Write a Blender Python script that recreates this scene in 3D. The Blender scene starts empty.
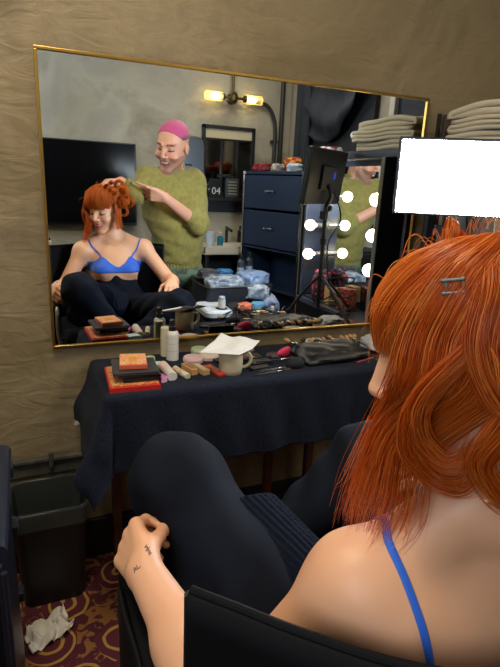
import bpy, bmesh, math, random
import numpy as np
from mathutils import Vector, Matrix, noise
from mathutils.bvhtree import BVHTree
SC = bpy.context.scene
COL = SC.collection
random.seed(7); RNG = np.random.default_rng(7)
PI = math.pi

# ---------------------------------------------------------------- camera
cd = bpy.data.cameras.new('camera'); cam = bpy.data.objects.new('camera', cd); COL.objects.link(cam)
cd.sensor_fit = 'HORIZONTAL'; cd.sensor_width = 36.0; cd.lens = 518.0 / 500.0 * 36.0
cd.clip_start = 0.02
R = ((0.9196654519, -0.0685270199, 0.3866775195), (-0.3902726359, -0.2688621925, 0.8805682205), (0.0436202497, -0.9607378253, -0.2740074904))
M = Matrix(((R[0][0], -R[0][1], -R[0][2], 0.0), (R[1][0], -R[1][1], -R[1][2], -1.7), (R[2][0], -R[2][1], -R[2][2], 1.35), (0, 0, 0, 1)))
cam.matrix_world = M
SC.camera = cam

# ---------------------------------------------------------------- light and exposure
w = bpy.data.worlds.new('world'); SC.world = w; w.use_nodes = True
w.node_tree.nodes['Background'].inputs[0].default_value = (0.55, 0.62, 0.75, 1)
w.node_tree.nodes['Background'].inputs[1].default_value = 0.22
def area(name, loc, target, sx, sy, power, col):
    l = bpy.data.lights.new(name, 'AREA'); l.shape = 'RECTANGLE'; l.size = sx; l.size_y = sy; l.energy = power; l.color = col
    o = bpy.data.objects.new(name, l); COL.objects.link(o); o.location = loc
    o.rotation_euler = (Vector(target) - Vector(loc)).to_track_quat('-Z', 'Y').to_euler()
    return o
area('warm_overhead_fill', (-0.1, -0.9, 2.66), (-0.1, -0.7, 0), 0.5, 0.5, 20, (1.0, 0.86, 0.64))  # added warm fill without a fixture, brightens the front wall and her hand
area('warm_overhead_fill', (1.6, -1.9, 2.66), (1.6, -1.9, 0), 0.7, 0.4, 13, (1.0, 0.88, 0.70))  # second added fill overhead, lifts the right wall and kit table
area('cool_side_fill', (-0.92, -2.35, 1.75), (1.5, -2.5, 1.2), 0.7, 1.1, 26, (0.72, 0.86, 1.0))  # added cool fill by the left wall, no window there; lifts the back wall
LED_STRENGTH = 75.0
BULB_STRENGTH = 14.0
SC.view_settings.view_transform = 'Standard'; SC.view_settings.look = 'None'
SC.view_settings.exposure = 0.14; SC.view_settings.gamma = 1.0; SC.view_settings.use_curve_mapping = False
SC.cycles.max_bounces = 10; SC.cycles.glossy_bounces = 6; SC.cycles.transparent_max_bounces = 12
SC.cycles.caustics_reflective = False; SC.cycles.caustics_refractive = False
SC.cycles.sample_clamp_indirect = 6.0
SC.cycles.use_denoising = True

# ---------------------------------------------------------------- materials
def srgb(h):
    if isinstance(h, str):
        h = [int(h[i:i + 2], 16) / 255 for i in (0, 2, 4)]
    return tuple((c / 12.92 if c <= 0.04045 else ((c + 0.055) / 1.055) ** 2.4) for c in h) + (1.0,)
MATS = {}
def mat(name, col='808080', rough=0.5, metal=0.0, emit=0.0, spec=0.5, trans=0.0, alpha=1.0, coat=0.0, bump=None, vary=None, sheen=0.0, attr=None, sss=0.0, ecol=None):
    if name in MATS: return MATS[name]
    m = bpy.data.materials.new(name); m.use_nodes = True; MATS[name] = m
    nt = m.node_tree; b = nt.nodes['Principled BSDF']
    c = srgb(col)
    b.inputs['Base Color'].default_value = c
    b.inputs['Roughness'].default_value = rough; b.inputs['Metallic'].default_value = metal
    b.inputs['Specular IOR Level'].default_value = spec
    b.inputs['Transmission Weight'].default_value = trans; b.inputs['Alpha'].default_value = alpha
    b.inputs['Coat Weight'].default_value = coat
    b.inputs['Sheen Weight'].default_value = sheen
    if sss:
        b.inputs['Subsurface Weight'].default_value = sss; b.inputs['Subsurface Radius'].default_value = (1.0, 0.35, 0.2); b.inputs['Subsurface Scale'].default_value = 0.012
    if emit:
        b.inputs['Emission Color'].default_value = srgb(ecol) if ecol else c; b.inputs['Emission Strength'].default_value = emit
    tc = nt.nodes.new('ShaderNodeTexCoord')
    if attr:
        a = nt.nodes.new('ShaderNodeAttribute'); a.attribute_name = attr
        nt.links.new(a.outputs['Color'], b.inputs['Base Color'])
    if vary:   # (scale, colour2, contrast lo, hi)
        n = nt.nodes.new('ShaderNodeTexNoise'); n.inputs['Scale'].default_value = vary[0]; n.inputs['Detail'].default_value = 5
        r = nt.nodes.new('ShaderNodeValToRGB'); r.color_ramp.elements[0].position = vary[2]; r.color_ramp.elements[1].position = vary[3]
        r.color_ramp.elements[0].color = c; r.color_ramp.elements[1].color = srgb(vary[1])
        nt.links.new(tc.outputs['Object'], n.inputs['Vector']); nt.links.new(n.outputs['Fac'], r.inputs['Fac']); nt.links.new(r.outputs['Color'], b.inputs['Base Color'])
    if bump:   # (scale, strength, distance)
        n = nt.nodes.new('ShaderNodeTexNoise'); n.inputs['Scale'].default_value = bump[0]; n.inputs['Detail'].default_value = 4
        bp = nt.nodes.new('ShaderNodeBump'); bp.inputs['Strength'].default_value = bump[1]; bp.inputs['Distance'].default_value = bump[2]
        nt.links.new(tc.outputs['Object'], n.inputs['Vector']); nt.links.new(n.outputs['Fac'], bp.inputs['Height']); nt.links.new(bp.outputs['Normal'], b.inputs['Normal'])
    return m

def plaster(name, c1, c2, c3, rough=0.75):
    m = mat(name, c1, rough)
    nt = m.node_tree; b = nt.nodes['Principled BSDF']; L = nt.links.new
    tc = nt.nodes.new('ShaderNodeTexCoord')
    n1 = nt.nodes.new('ShaderNodeTexNoise'); n1.inputs['Scale'].default_value = 1.9; n1.inputs['Detail'].default_value = 7; n1.inputs['Distortion'].default_value = 0.6; n1.inputs['Roughness'].default_value = 0.6
    r = nt.nodes.new('ShaderNodeValToRGB'); e = r.color_ramp.elements
    e[0].position = 0.36; e[0].color = srgb(c1); e[1].position = 0.66; e[1].color = srgb(c3); k = e.new(0.5); k.color = srgb(c2)
    L(tc.outputs['Object'], n1.inputs['Vector']); L(n1.outputs['Fac'], r.inputs['Fac']); L(r.outputs['Color'], b.inputs['Base Color'])
    n2 = nt.nodes.new('ShaderNodeTexNoise'); n2.inputs['Scale'].default_value = 9; n2.inputs['Detail'].default_value = 6; n2.inputs['Distortion'].default_value = 1.2
    mp = nt.nodes.new('ShaderNodeMapping'); mp.inputs['Scale'].default_value = (1, 1, 2.2); L(tc.outputs['Object'], mp.inputs['Vector']); L(mp.outputs['Vector'], n2.inputs['Vector'])
    bp = nt.nodes.new('ShaderNodeBump'); bp.inputs['Strength'].default_value = 0.55; bp.inputs['Distance'].default_value = 0.012
    L(n2.outputs['Fac'], bp.inputs['Height']); L(bp.outputs['Normal'], b.inputs['Normal'])
    n3 = nt.nodes.new('ShaderNodeMapRange'); n3.inputs['To Min'].default_value = 0.45; n3.inputs['To Max'].default_value = 0.8
    L(n2.outputs['Fac'], n3.inputs['Value']); L(n3.outputs['Result'], b.inputs['Roughness'])
    return m

def carpet_mat():
    m = mat('carpet_scroll', '4a1420', 0.95, sheen=0.0)
    nt = m.node_tree; b = nt.nodes['Principled BSDF']; L = nt.links.new; N = nt.nodes.new
    tc = N('ShaderNodeTexCoord'); dn = N('ShaderNodeTexNoise'); dn.inputs['Scale'].default_value = 7
    add = N('ShaderNodeMixRGB'); add.blend_type = 'ADD'; add.inputs['Fac'].default_value = 0.05
    L(tc.outputs['Object'], add.inputs[1]); L(dn.outputs['Color'], add.inputs[2]); L(tc.outputs['Object'], dn.inputs['Vector'])
    v = N('ShaderNodeTexVoronoi'); v.inputs['Scale'].default_value = 5.2; v.inputs['Randomness'].default_value = 0.55; v.voronoi_dimensions = '2D'
    L(add.outputs[0], v.inputs['Vector'])
    sc = N('ShaderNodeVectorMath'); sc.operation = 'SUBTRACT'; L(add.outputs[0], sc.inputs[0]); L(v.outputs['Position'], sc.inputs[1])
    sx = N('ShaderNodeSeparateXYZ'); L(sc.outputs[0], sx.inputs[0])
    at = N('ShaderNodeMath'); at.operation = 'ARCTAN2'; L(sx.outputs['Y'], at.inputs[0]); L(sx.outputs['X'], at.inputs[1])
    ln = N('ShaderNodeVectorMath'); ln.operation = 'LENGTH'; L(sc.outputs[0], ln.inputs[0])
    mu = N('ShaderNodeMath'); mu.operation = 'MULTIPLY'; mu.inputs[1].default_value = 190.0; L(ln.outputs['Value'], mu.inputs[0])
    ad = N('ShaderNodeMath'); ad.operation = 'ADD'; L(mu.outputs[0], ad.inputs[0]); L(at.outputs[0], ad.inputs[1])
    si = N('ShaderNodeMath'); si.operation = 'SINE'; L(ad.outputs[0], si.inputs[0])
    r = N('ShaderNodeValToRGB'); e = r.color_ramp.elements; e[0].position = 0.60; e[0].color = srgb('541826'); e[1].position = 0.72; e[1].color = srgb('a8803a')
    L(si.outputs[0], r.inputs['Fac'])
    # leafy ground between the scrolls
    n = N('ShaderNodeTexNoise'); n.inputs['Scale'].default_value = 22; n.inputs['Detail'].default_value = 2; n.inputs['Distortion'].default_value = 1.5; L(tc.outputs['Object'], n.inputs['Vector'])
    r2 = N("ShaderNodeValToRGB"); e = r2.color_ramp.elements; e[0].position = 0.52; e[0].color = srgb('4c1422'); e[1].position = 0.57; e[1].color = srgb('8a5a2c'); L(n.outputs['Fac'], r2.inputs['Fac'])
    th = N('ShaderNodeMath'); th.operation = 'LESS_THAN'; th.inputs[1].default_value = 0.085; L(ln.outputs['Value'], th.inputs[0])
    mx = N('ShaderNodeMixRGB'); L(th.outputs[0], mx.inputs['Fac']); L(r2.outputs['Color'], mx.inputs[1]); L(r.outputs['Color'], mx.inputs[2])
    # pile speckle
    sp = N('ShaderNodeTexNoise'); sp.inputs['Scale'].default_value = 420; L(tc.outputs['Object'], sp.inputs['Vector'])
    m2 = N('ShaderNodeMixRGB'); m2.blend_type = 'OVERLAY'; m2.inputs['Fac'].default_value = 0.5; L(mx.outputs[0], m2.inputs[1]); L(sp.outputs['Fac'], m2.inputs[2])
    L(m2.outputs[0], b.inputs['Base Color'])
    bp = N('ShaderNodeBump'); bp.inputs['Strength'].default_value = 0.6; bp.inputs['Distance'].default_value = 0.004; L(sp.outputs['Fac'], bp.inputs['Height']); L(bp.outputs['Normal'], b.inputs['Normal'])
    return m

def pattern_mat(name, ground, fig, scale=90.0, centre=None):
    """printed card: small scrolls of one colour on another"""
    m = mat(name, ground, 0.5)
    nt = m.node_tree; b = nt.nodes['Principled BSDF']; L = nt.links.new; N = nt.nodes.new
    tc = N('ShaderNodeTexCoord'); n = N('ShaderNodeTexNoise'); n.inputs['Scale'].default_value = scale; n.inputs['Distortion'].default_value = 2.0; n.inputs['Detail'].default_value = 1
    L(tc.outputs['Object'], n.inputs['Vector'])
    r = N('ShaderNodeValToRGB'); e = r.color_ramp.elements; e[0].position = 0.46; e[0].color = srgb(ground); e[1].position = 0.56; e[1].color = srgb(fig)
    L(n.outputs['Fac'], r.inputs['Fac']); L(r.outputs['Color'], b.inputs['Base Color'])
    return m

# ---------------------------------------------------------------- mesh helpers
def tag(o, label=None, cat=None, group=None, kind=None):
    if label: o['label'] = label
    if cat: o['category'] = cat
    if group: o['group'] = group
    if kind: o['kind'] = kind
    return o
def thing(name, label, cat, loc=(0, 0, 0), rz=0.0, group=None):
    o = bpy.data.objects.new(name, None); COL.objects.link(o); o.location = loc; o.rotation_euler = (0, 0, rz); o.empty_display_size = 0.05
    return tag(o, label, cat, group)
def link(name, me, m, parent=None, smooth=False):
    o = bpy.data.objects.new(name, me); COL.objects.link(o)
    if m is not None: me.materials.append(m)
    if parent: o.parent = parent
    if smooth: me.polygons.foreach_set('use_smooth', [True] * len(me.polygons))
    return o
def obj(name, bm, m, parent=None, smooth=False, loc=None, rot=None):
    me = bpy.data.meshes.new(name)
    bmesh.ops.recalc_face_normals(bm, faces=bm.faces)
    bm.to_mesh(me); bm.free()
    o = link(name, me, m, parent, smooth)
    if loc is not None: o.location = loc
    if rot is not None: o.rotation_euler = rot
    return o
def arr_mesh(name, V, F):
    me = bpy.data.meshes.new(name)
    V = np.asarray(V, np.float32); F = np.asarray(F, np.int32); n = F.shape[1]
    me.vertices.add(len(V)); me.vertices.foreach_set('co', V.ravel())
    me.loops.add(F.size); me.loops.foreach_set('vertex_index', F.ravel())
    me.polygons.add(len(F)); me.polygons.foreach_set('loop_start', np.arange(0, F.size, n, dtype=np.int32))
    me.update(calc_edges=True); me.validate()
    return me
def xf(loc=(0, 0, 0), rot=(0, 0, 0)):
    from mathutils import Euler
    return Matrix.Translation(loc) @ Euler(rot).to_matrix().to_4x4()
def box(bm, c, s, rot=(0, 0, 0), bev=0.0, seg=2):
    t = bmesh.new(); bmesh.ops.create_cube(t, size=1.0)
    for v in t.verts: v.co = Vector((v.co.x * s[0], v.co.y * s[1], v.co.z * s[2]))
    if bev: bmesh.ops.bevel(t, geom=list(t.edges), offset=min(bev, min(s) * 0.45), segments=seg, affect='EDGES', profile=0.5)
    bmesh.ops.transform(t, matrix=xf(c, rot), verts=t.verts)
    me = bpy.data.meshes.new('t'); t.to_mesh(me); t.free(); bm.from_mesh(me); bpy.data.meshes.remove(me)
    return bm
def B(c, s, rot=(0, 0, 0), bev=0.0, seg=2): return box(bmesh.new(), c, s, rot, bev, seg)
def lathe(bm, prof, n=24, loc=(0, 0, 0), rot=(0, 0, 0), sx=1, sy=1):
    mtx = xf(loc, rot); rings = []
    for r, z in prof:
        rings.append([bm.verts.new(mtx @ Vector((r * math.cos(2 * PI * i / n) * sx, r * math.sin(2 * PI * i / n) * sy, z))) for i in range(n)])
    for a, b in zip(rings, rings[1:]):
        for i in range(n): bm.faces.new((a[i], a[(i + 1) % n], b[(i + 1) % n], b[i]))
    if prof[0][0] > 1e-6: bm.faces.new(list(reversed(rings[0])))
    if prof[-1][0] > 1e-6: bm.faces.new(rings[-1])
    return bm
def LA(prof, n=24, **k): return lathe(bmesh.new(), prof, n, **k)
def cyl(bm, a, b, r, r2=None, n=16):
    a = Vector(a); b = Vector(b); d = b - a; q = d.to_track_quat('Z', 'Y')
    r2 = r if r2 is None else r2
    return lathe(bm, [(r, 0), (r2, d.length)], n, loc=a, rot=q.to_euler())
def smooth_path(pts, k=8, closed=False):
    P = [np.array(p, float) for p in pts]; out = []
    n = len(P); rng = range(n if closed else n - 1)
    for i in rng:
        if closed: p0, p1, p2, p3 = P[(i - 1) % n], P[i], P[(i + 1) % n], P[(i + 2) % n]
        else: p0, p1, p2, p3 = P[max(i - 1, 0)], P[i], P[i + 1], P[min(i + 2, n - 1)]
        for j in range(k):
            t = j / k
            out.append(0.5 * ((2 * p1) + (-p0 + p2) * t + (2 * p0 - 5 * p1 + 4 * p2 - p3) * t * t + (-p0 + 3 * p1 - 3 * p2 + p3) * t ** 3))
    if not closed: out.append(P[-1])
    return np.array(out)
def frames(path):
    T = np.gradient(path, axis=0); T /= np.linalg.norm(T, axis=1)[:, None] + 1e-12
    u = np.array([0, 0, 1.0]) if abs(T[0][2]) < 0.9 else np.array([1.0, 0, 0])
    U = np.zeros_like(T)
    for i in range(len(T)):
        u = u - u.dot(T[i]) * T[i]; u /= np.linalg.norm(u) + 1e-12; U[i] = u
    return T, U, np.cross(T, U)
def tube(bm, pts, r, n=8, k=6, smooth=True, flat=1.0, closed=False):
    path = smooth_path(pts, k, closed) if smooth and len(pts) > 2 else np.array(pts, float)
    T, U, W = frames(path); m = len(path)
    rr = np.interp(np.linspace(0, 1, m), np.linspace(0, 1, len(r)), r) if hasattr(r, '__len__') else np.full(m, r)
    rings = []
    for i in range(m):
        rings.append([bm.verts.new(path[i] + rr[i] * (math.cos(2 * PI * j / n) * U[i] * flat + math.sin(2 * PI * j / n) * W[i])) for j in range(n)])
    for a, b in (list(zip(rings, rings[1:])) + ([(rings[-1], rings[0])] if closed else [])):
        for j in range(n): bm.faces.new((a[j], a[(j + 1) % n], b[(j + 1) % n], b[j]))
    if not closed:
        bm.faces.new(list(reversed(rings[0]))); bm.faces.new(rings[-1])
    return bm
def TU(pts, r, **k): return tube(bmesh.new(), pts, r, **k)
def grid_mesh(P, thick=0.0):
    """P: (n,m,3) array -> mesh; thick: solid shell by offset along normals"""
    n, m = P.shape[:2]
    idx = np.arange(n * m).reshape(n, m)
    F = np.stack([idx[:-1, :-1], idx[1:, :-1], idx[1:, 1:], idx[:-1, 1:]], -1).reshape(-1, 4)
    V = P.reshape(-1, 3)
    if thick:
        du = np.gradient(P, axis=0); dv = np.gradient(P, axis=1); N = np.cross(du, dv); N /= np.linalg.norm(N, axis=2)[..., None] + 1e-12
        V2 = (P - N * thick).reshape(-1, 3); k = len(V)
        per = list(idx[0, :]) + list(idx[1:, -1]) + list(idx[-1, -2::-1]) + list(idx[-2:0:-1, 0])
        S = [(a, b, b + k, a + k) for a, b in zip(per, per[1:] + per[:1])]
        F = np.concatenate([F, (F + k)[:, ::-1], np.array(S)]); V = np.concatenate([V, V2])
    return V, F
def cloth_obj(name, P, thick, m, parent=None):
    V, F = grid_mesh(P, thick)
    return link(name, arr_mesh(name, V, F), m, parent, True)

# ---------------------------------------------------------------- organic surfaces: smooth union of round cones and ellipsoids
def N3(v): v = np.array(v, float); return v / np.linalg.norm(v)
class Body:
    def __init__(s, res, lo, hi):
        s.res = res; s.lo = np.array(lo, float); s.n = np.ceil((np.array(hi) - s.lo) / res).astype(int) + 1
        s.v = np.full(s.n, 0.3, np.float32)
    def sub(s, lo, hi, mg):
        a = np.clip(np.floor((lo - mg - s.lo) / s.res).astype(int), 0, s.n); b = np.clip(np.ceil((hi + mg - s.lo) / s.res).astype(int) + 1, 0, s.n)
        if (b <= a).any(): return None
        sl = tuple(slice(i, j) for i, j in zip(a, b))
        g = [s.lo[k] + s.res * np.arange(a[k], b[k]) for k in range(3)]
        return sl, g[0][:, None, None], g[1][None, :, None], g[2][None, None, :]
    def mix(s, sl, d, k, op):
        v = s.v[sl]
        if op == 's':
            h = np.clip(0.5 - 0.5 * (v + d) / k, 0, 1); s.v[sl] = v * (1 - h) + (-d) * h + k * h * (1 - h)
        else:
            h = np.clip(0.5 + 0.5 * (v - d) / k, 0, 1); s.v[sl] = v * (1 - h) + d * h - k * h * (1 - h)
    def cone(s, a, b, ra, rb=None, k=0.012, op='u'):
        a = np.array(a, float); b = np.array(b, float); rb = ra if rb is None else rb; r = max(ra, rb)
        q = s.sub(np.minimum(a, b) - r, np.maximum(a, b) + r, k * 2.2 + s.res * 2)
        if q is None: return s
        sl, X, Y, Z = q; d = b - a; L = d.dot(d) + 1e-12
        t = np.clip(((X - a[0]) * d[0] + (Y - a[1]) * d[1] + (Z - a[2]) * d[2]) / L, 0, 1)
        D = np.sqrt((X - a[0] - t * d[0]) ** 2 + (Y - a[1] - t * d[1]) ** 2 + (Z - a[2] - t * d[2]) ** 2) - (ra + (rb - ra) * t)
        s.mix(sl, D.astype(np.float32), k, op); return s
    def ell(s, c, r, ax=None, k=0.012, op='u'):
        c = np.array(c, float); r = np.array(r, float); A = np.eye(3) if ax is None else np.array(ax)   # rows = local axes
        q = s.sub(c - r.max(), c + r.max(), k * 2.2 + s.res * 2)
        if q is None: return s
        sl, X, Y, Z = q; X = X - c[0]; Y = Y - c[1]; Z = Z - c[2]
        l = [A[i][0] * X + A[i][1] * Y + A[i][2] * Z for i in range(3)]
        k0 = np.sqrt(sum((l[i] / r[i]) ** 2 for i in range(3))); k1 = np.sqrt(sum((l[i] / r[i] ** 2) ** 2 for i in range(3))) + 1e-9
        s.mix(sl, (k0 * (k0 - 1) / k1).astype(np.float32), k, op); return s
    def grid(s):
        g = [s.lo[k] + s.res * np.arange(s.n[k]) for k in range(3)]
        return g[0][:, None, None], g[1][None, :, None], g[2][None, None, :]
    def nets(s):
        v = s.v; n = np.array(v.shape); ins = v < 0
        acc = np.zeros(tuple(n - 1) + (3,), np.float32); cnt = np.zeros(tuple(n - 1), np.float32)
        for ax in range(3):
            o = [i for i in range(3) if i != ax]
            a = [slice(None)] * 3; b = [slice(None)] * 3; a[ax] = slice(0, -1); b[ax] = slice(1, None)
            va, vb = v[tuple(a)], v[tuple(b)]; cr = (va < 0) != (vb < 0)
            I = np.argwhere(cr); t = va[cr] / (va[cr] - vb[cr])
            P = I.astype(np.float32); P[:, ax] += t
            for d0 in (0, 1):
                for d1 in (0, 1):
                    C = I.copy(); C[:, o[0]] -= d0; C[:, o[1]] -= d1
                    ok = ((C >= 0) & (C < n - 1)).all(1); C2 = C[ok]
                    np.add.at(acc, tuple(C2.T), P[ok]); np.add.at(cnt, tuple(C2.T), 1)
        cells = np.argwhere(cnt > 0); idx = -np.ones(tuple(n - 1), np.int64); idx[tuple(cells.T)] = np.arange(len(cells))
        V = acc[tuple(cells.T)] / cnt[tuple(cells.T)][:, None] * s.res + s.lo
        F = []
        for ax in range(3):
            u, w_ = (ax + 1) % 3, (ax + 2) % 3
            a = [slice(None)] * 3; b = [slice(None)] * 3; a[ax] = slice(0, -1); b[ax] = slice(1, None)
            ia, ib = ins[tuple(a)], ins[tuple(b)]
            for flip in (0, 1):
                I = np.argwhere((ia & ~ib) if not flip else (~ia & ib))
                I = I[(I[:, u] > 0) & (I[:, w_] > 0) & (I[:, u] < n[u] - 1) & (I[:, w_] < n[w_] - 1)]
                q = []
                for du, dw in ((1, 1), (0, 1), (0, 0), (1, 0)):
                    C = I.copy(); C[:, u] -= du; C[:, w_] -= dw; q.append(idx[tuple(C.T)])
                q = np.stack(q, 1); F.append(q[:, ::-1] if flip else q)
        return V, np.concatenate(F)
    def mesh(s, name, m, parent=None, smooth_it=1):
        V, F = s.nets(); me = arr_mesh(name, V, F)
        if smooth_it:
            bm = bmesh.new(); bm.from_mesh(me)
            for _ in range(smooth_it): bmesh.ops.smooth_vert(bm, verts=bm.verts, factor=0.5, use_axis_x=True, use_axis_y=True, use_axis_z=True)
            bm.to_mesh(me); bm.free()
        return link(name, me, m, parent, True)
def paint(o, fn):
    me = o.data; n = len(me.vertices); co = np.empty(n * 3, np.float32); me.vertices.foreach_get('co', co); co = co.reshape(-1, 3)
    a = me.color_attributes.new('Col', 'FLOAT_COLOR', 'POINT'); c = np.ones((n, 4), np.float32); c[:, :3] = fn(co); a.data.foreach_set('color', c.ravel())

def fr_axes(f, up=(0, 0, 1)):
    """frame of a head: rows side (the person's right), forward, up"""
    f = N3(f); u = np.array(up, float); u = u - u.dot(f) * f; u = N3(u); return np.array([np.cross(f, u), f, u])
def head(b, c, A, s=1.0, man=False):
    P = lambda x, y, z: c + s * (A[0] * x + A[1] * y + A[2] * z)
    E = lambda x, y, z, r, k=0.012, op='u': b.ell(P(x, y, z), np.array(r) * s, A, k, op)
    K = lambda p, q, ra, rb, k=0.01, op='u': b.cone(P(*p), P(*q), ra * s, rb * s, k, op)
    E(0, -0.018, 0.045, (0.074, 0.094, 0.080)); E(0, 0.012, 0.0, (0.064, 0.078, 0.088), 0.02)
    E(0, 0.030, -0.055, (0.045, 0.055, 0.052), 0.02)
    for q in (-1, 1):
        K((q * 0.056, 0.0, -0.045), (q * 0.016, 0.070, -0.100), 0.016 if man else 0.013, 0.014, 0.02)
        E(q * 0.040, 0.060, -0.028, (0.024, 0.024, 0.022), 0.02)
        K((q * 0.012, 0.090, 0.032), (q * 0.044, 0.072, 0.034), 0.008, 0.008, 0.012)
        E(q * 0.031, 0.094, 0.014, (0.018, 0.013, 0.011), op='s', k=0.010)
        E(q * 0.031, 0.071, 0.012, (0.014, 0.0145, 0.012), 0.004)
        E(q * 0.011, 0.094, -0.026, (0.008, 0.009, 0.006), 0.006)
        E(q * 0.077, -0.010, 0.002, (0.010, 0.018, 0.031), 0.006); E(q * 0.087, -0.002, 0.002, (0.006, 0.010, 0.020), op='s', k=0.003)
    K((0, 0.090, 0.022), (0, 0.106, -0.018), 0.008, 0.010, 0.010)
    E(0, 0.107, -0.020, (0.010, 0.010, 0.009), 0.005)
    E(0, 0.084, -0.045, (0.022, 0.014, 0.012), 0.010)
    E(0, 0.092, -0.0475, (0.023, 0.008, 0.0050), 0.003); E(0, 0.089, -0.0600, (0.020, 0.009, 0.0060), 0.003)
    E(0, 0.103, -0.0535, (0.022, 0.010, 0.0016), op='s', k=0.002)
    E(0, 0.074, -0.098, (0.018, 0.016, 0.015), 0.015)
def hand(b, W, d, t, p, s=1.0, curl=(30, 35, 25), spread=0.0, thumb=(0.5, 0.8, 0.25), k=0.006, curls=None, k2=0.004):
    """W wrist, d to the fingers, t towards the thumb side, p the way the palm faces"""
    d, t, p = N3(d), N3(t), N3(p); W = np.array(W, float)
    lens = (0.040, 0.044, 0.041, 0.033)
    for i in range(4):
        off = (1.5 - i) * 0.0195
        kb = W + s * (d * (0.084 - 0.005 * abs(i - 1)) + t * off)
        b.cone(W + t * off * 0.45 * s, kb, 0.0165 * s, 0.0112 * s, 0.010)
        ang = 0; q = kb; cc = curls[i] if curls else curl; dd = N3(d + t * spread * (1.5 - i))
        for j, (ln, rr) in enumerate(zip((1.0, 0.66, 0.52), (0.0093, 0.0082, 0.0072))):
            ang += math.radians(cc[j]); v = dd * math.cos(ang) + p * math.sin(ang)
            e = q + v * lens[i] * ln * s; b.cone(q, e, rr * s * 1.05, rr * s * 0.92, k2 if j else 0.006); q = e
    a = W + s * (d * 0.022 + t * 0.018 + p * 0.006); m = a + s * 0.042 * N3(d * thumb[0] + t * thumb[1] + p * thumb[2]); e = m + s * 0.032 * N3(d * (thumb[0] + 0.5) + t * thumb[1] * 0.4 + p * (thumb[2] + 0.2)); f = e + s * 0.022 * N3(d * (thumb[0] + 0.8) + t * thumb[1] * 0.15 + p * (thumb[2] + 0.3))
    b.cone(a, m, 0.0155 * s, 0.0115 * s, 0.012); b.cone(m, e, 0.0110 * s, 0.0100 * s, 0.004); b.cone(e, f, 0.0098 * s, 0.0085 * s, 0.004)
def stripes(x, per): return np.abs(((x / per) % 1.0) - 0.5) * 2
# ================================================================ the room
WY = 0.015; XL, XR, YB, ZC = -0.95, 2.35, -2.95, 2.72
def struct(name, bm, m): return tag(obj(name, bm, m), kind='structure')
mw = plaster('plaster_front', '7b6c4d', '8e7e60', '6a5d43')
mb = plaster('plaster_back', 'a8a294', 'b5ae9c', '948c7c')
mdk = plaster('plaster_side', 'a0988a', 'aca392', '8e887a')
struct('floor', B(((XL + XR) / 2, (YB) / 2, -0.05), (XR - XL + 0.2, -YB + 0.3, 0.1)), carpet_mat())
struct('ceiling', B(((XL + XR) / 2, YB / 2, ZC + 0.05), (XR - XL + 0.2, -YB + 0.3, 0.1)), mat('ceiling_paint', 'cfc8ba', 0.9))
struct('wall_front', B(((XL + XR) / 2, WY + 0.05, ZC / 2), (XR - XL + 0.2, 0.1, ZC)), mw)
struct('wall_back', B(((XL + XR) / 2, YB - 0.05, ZC / 2), (XR - XL + 0.2, 0.1, ZC)), mb)
struct('wall_right', B((XR + 0.05, YB / 2, ZC / 2), (0.1, -YB + 0.03, ZC)), mdk)
struct('wall_left', B((XL - 0.05, YB / 2, ZC / 2), (0.1, -YB + 0.03, ZC)), mb)
mbase = mat('baseboard_paint', '15171c', 0.5)
struct('baseboard_front', B(((XL + XR) / 2, WY - 0.009, 0.08), (XR - XL, 0.018, 0.16), bev=0.004), mbase)
bm = B(((XL + XR) / 2, YB + 0.009, 0.08), (XR - XL, 0.018, 0.16), bev=0.004); struct('baseboard_back', bm, mbase)
# moulding ledge under the mirror, left of the table
bm = B((-0.38, WY - 0.012, 0.43), (1.1, 0.024, 0.016), bev=0.004); box(bm, (-0.38, WY - 0.006, 0.395), (1.1, 0.012, 0.05), bev=0.003)
for x in (-0.6, 0.03): tube(bm, [(x, WY - 0.022, 0.405), (x, WY - 0.022, 0.455)], 0.008)
struct('trim_1', bm, mat('ledge_paint', '4a4a44', 0.6, vary=(12, '7a7258', 0.5, 0.75)))
# dark reveal beside the right-hand station
struct('trim_2', B((1.555, WY - 0.01, 1.1), (0.045, 0.02, 1.1), bev=0.004), mat('reveal_brown', '4c3f33', 0.6))
struct('trim_3', B((1.512, WY - 0.006, 1.1), (0.012, 0.012, 1.1)), mat('reveal_dark', '26221f', 0.6))

# window openings on the right wall
mfr = mat('window_frame_white', 'c9c5bb', 0.5)
mdg = mat('window_dark_pane', '2a3140', 0.12, spec=0.8)
bm = B((XR - 0.02, -2.08, 1.75), (0.04, 1.02, 1.35)); struct('window_1', bm, mat('window_recess', '20242c', 0.6))
bm = B((XR - 0.015, -0.95, 1.78), (0.02, 0.76, 1.2)); struct('window_2', bm, mdg)
bm = bmesh.new()
for y in (-1.36, -0.55): box(bm, (XR - 0.03, y, 1.78), (0.05, 0.055, 1.3), bev=0.004)
box(bm, (XR - 0.03, -0.95, 2.4), (0.05, 0.8, 0.05), bev=0.004); box(bm, (XR - 0.03, -0.95, 1.17), (0.05, 0.8, 0.05), bev=0.004)
struct('trim_4', bm, mfr)

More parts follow.
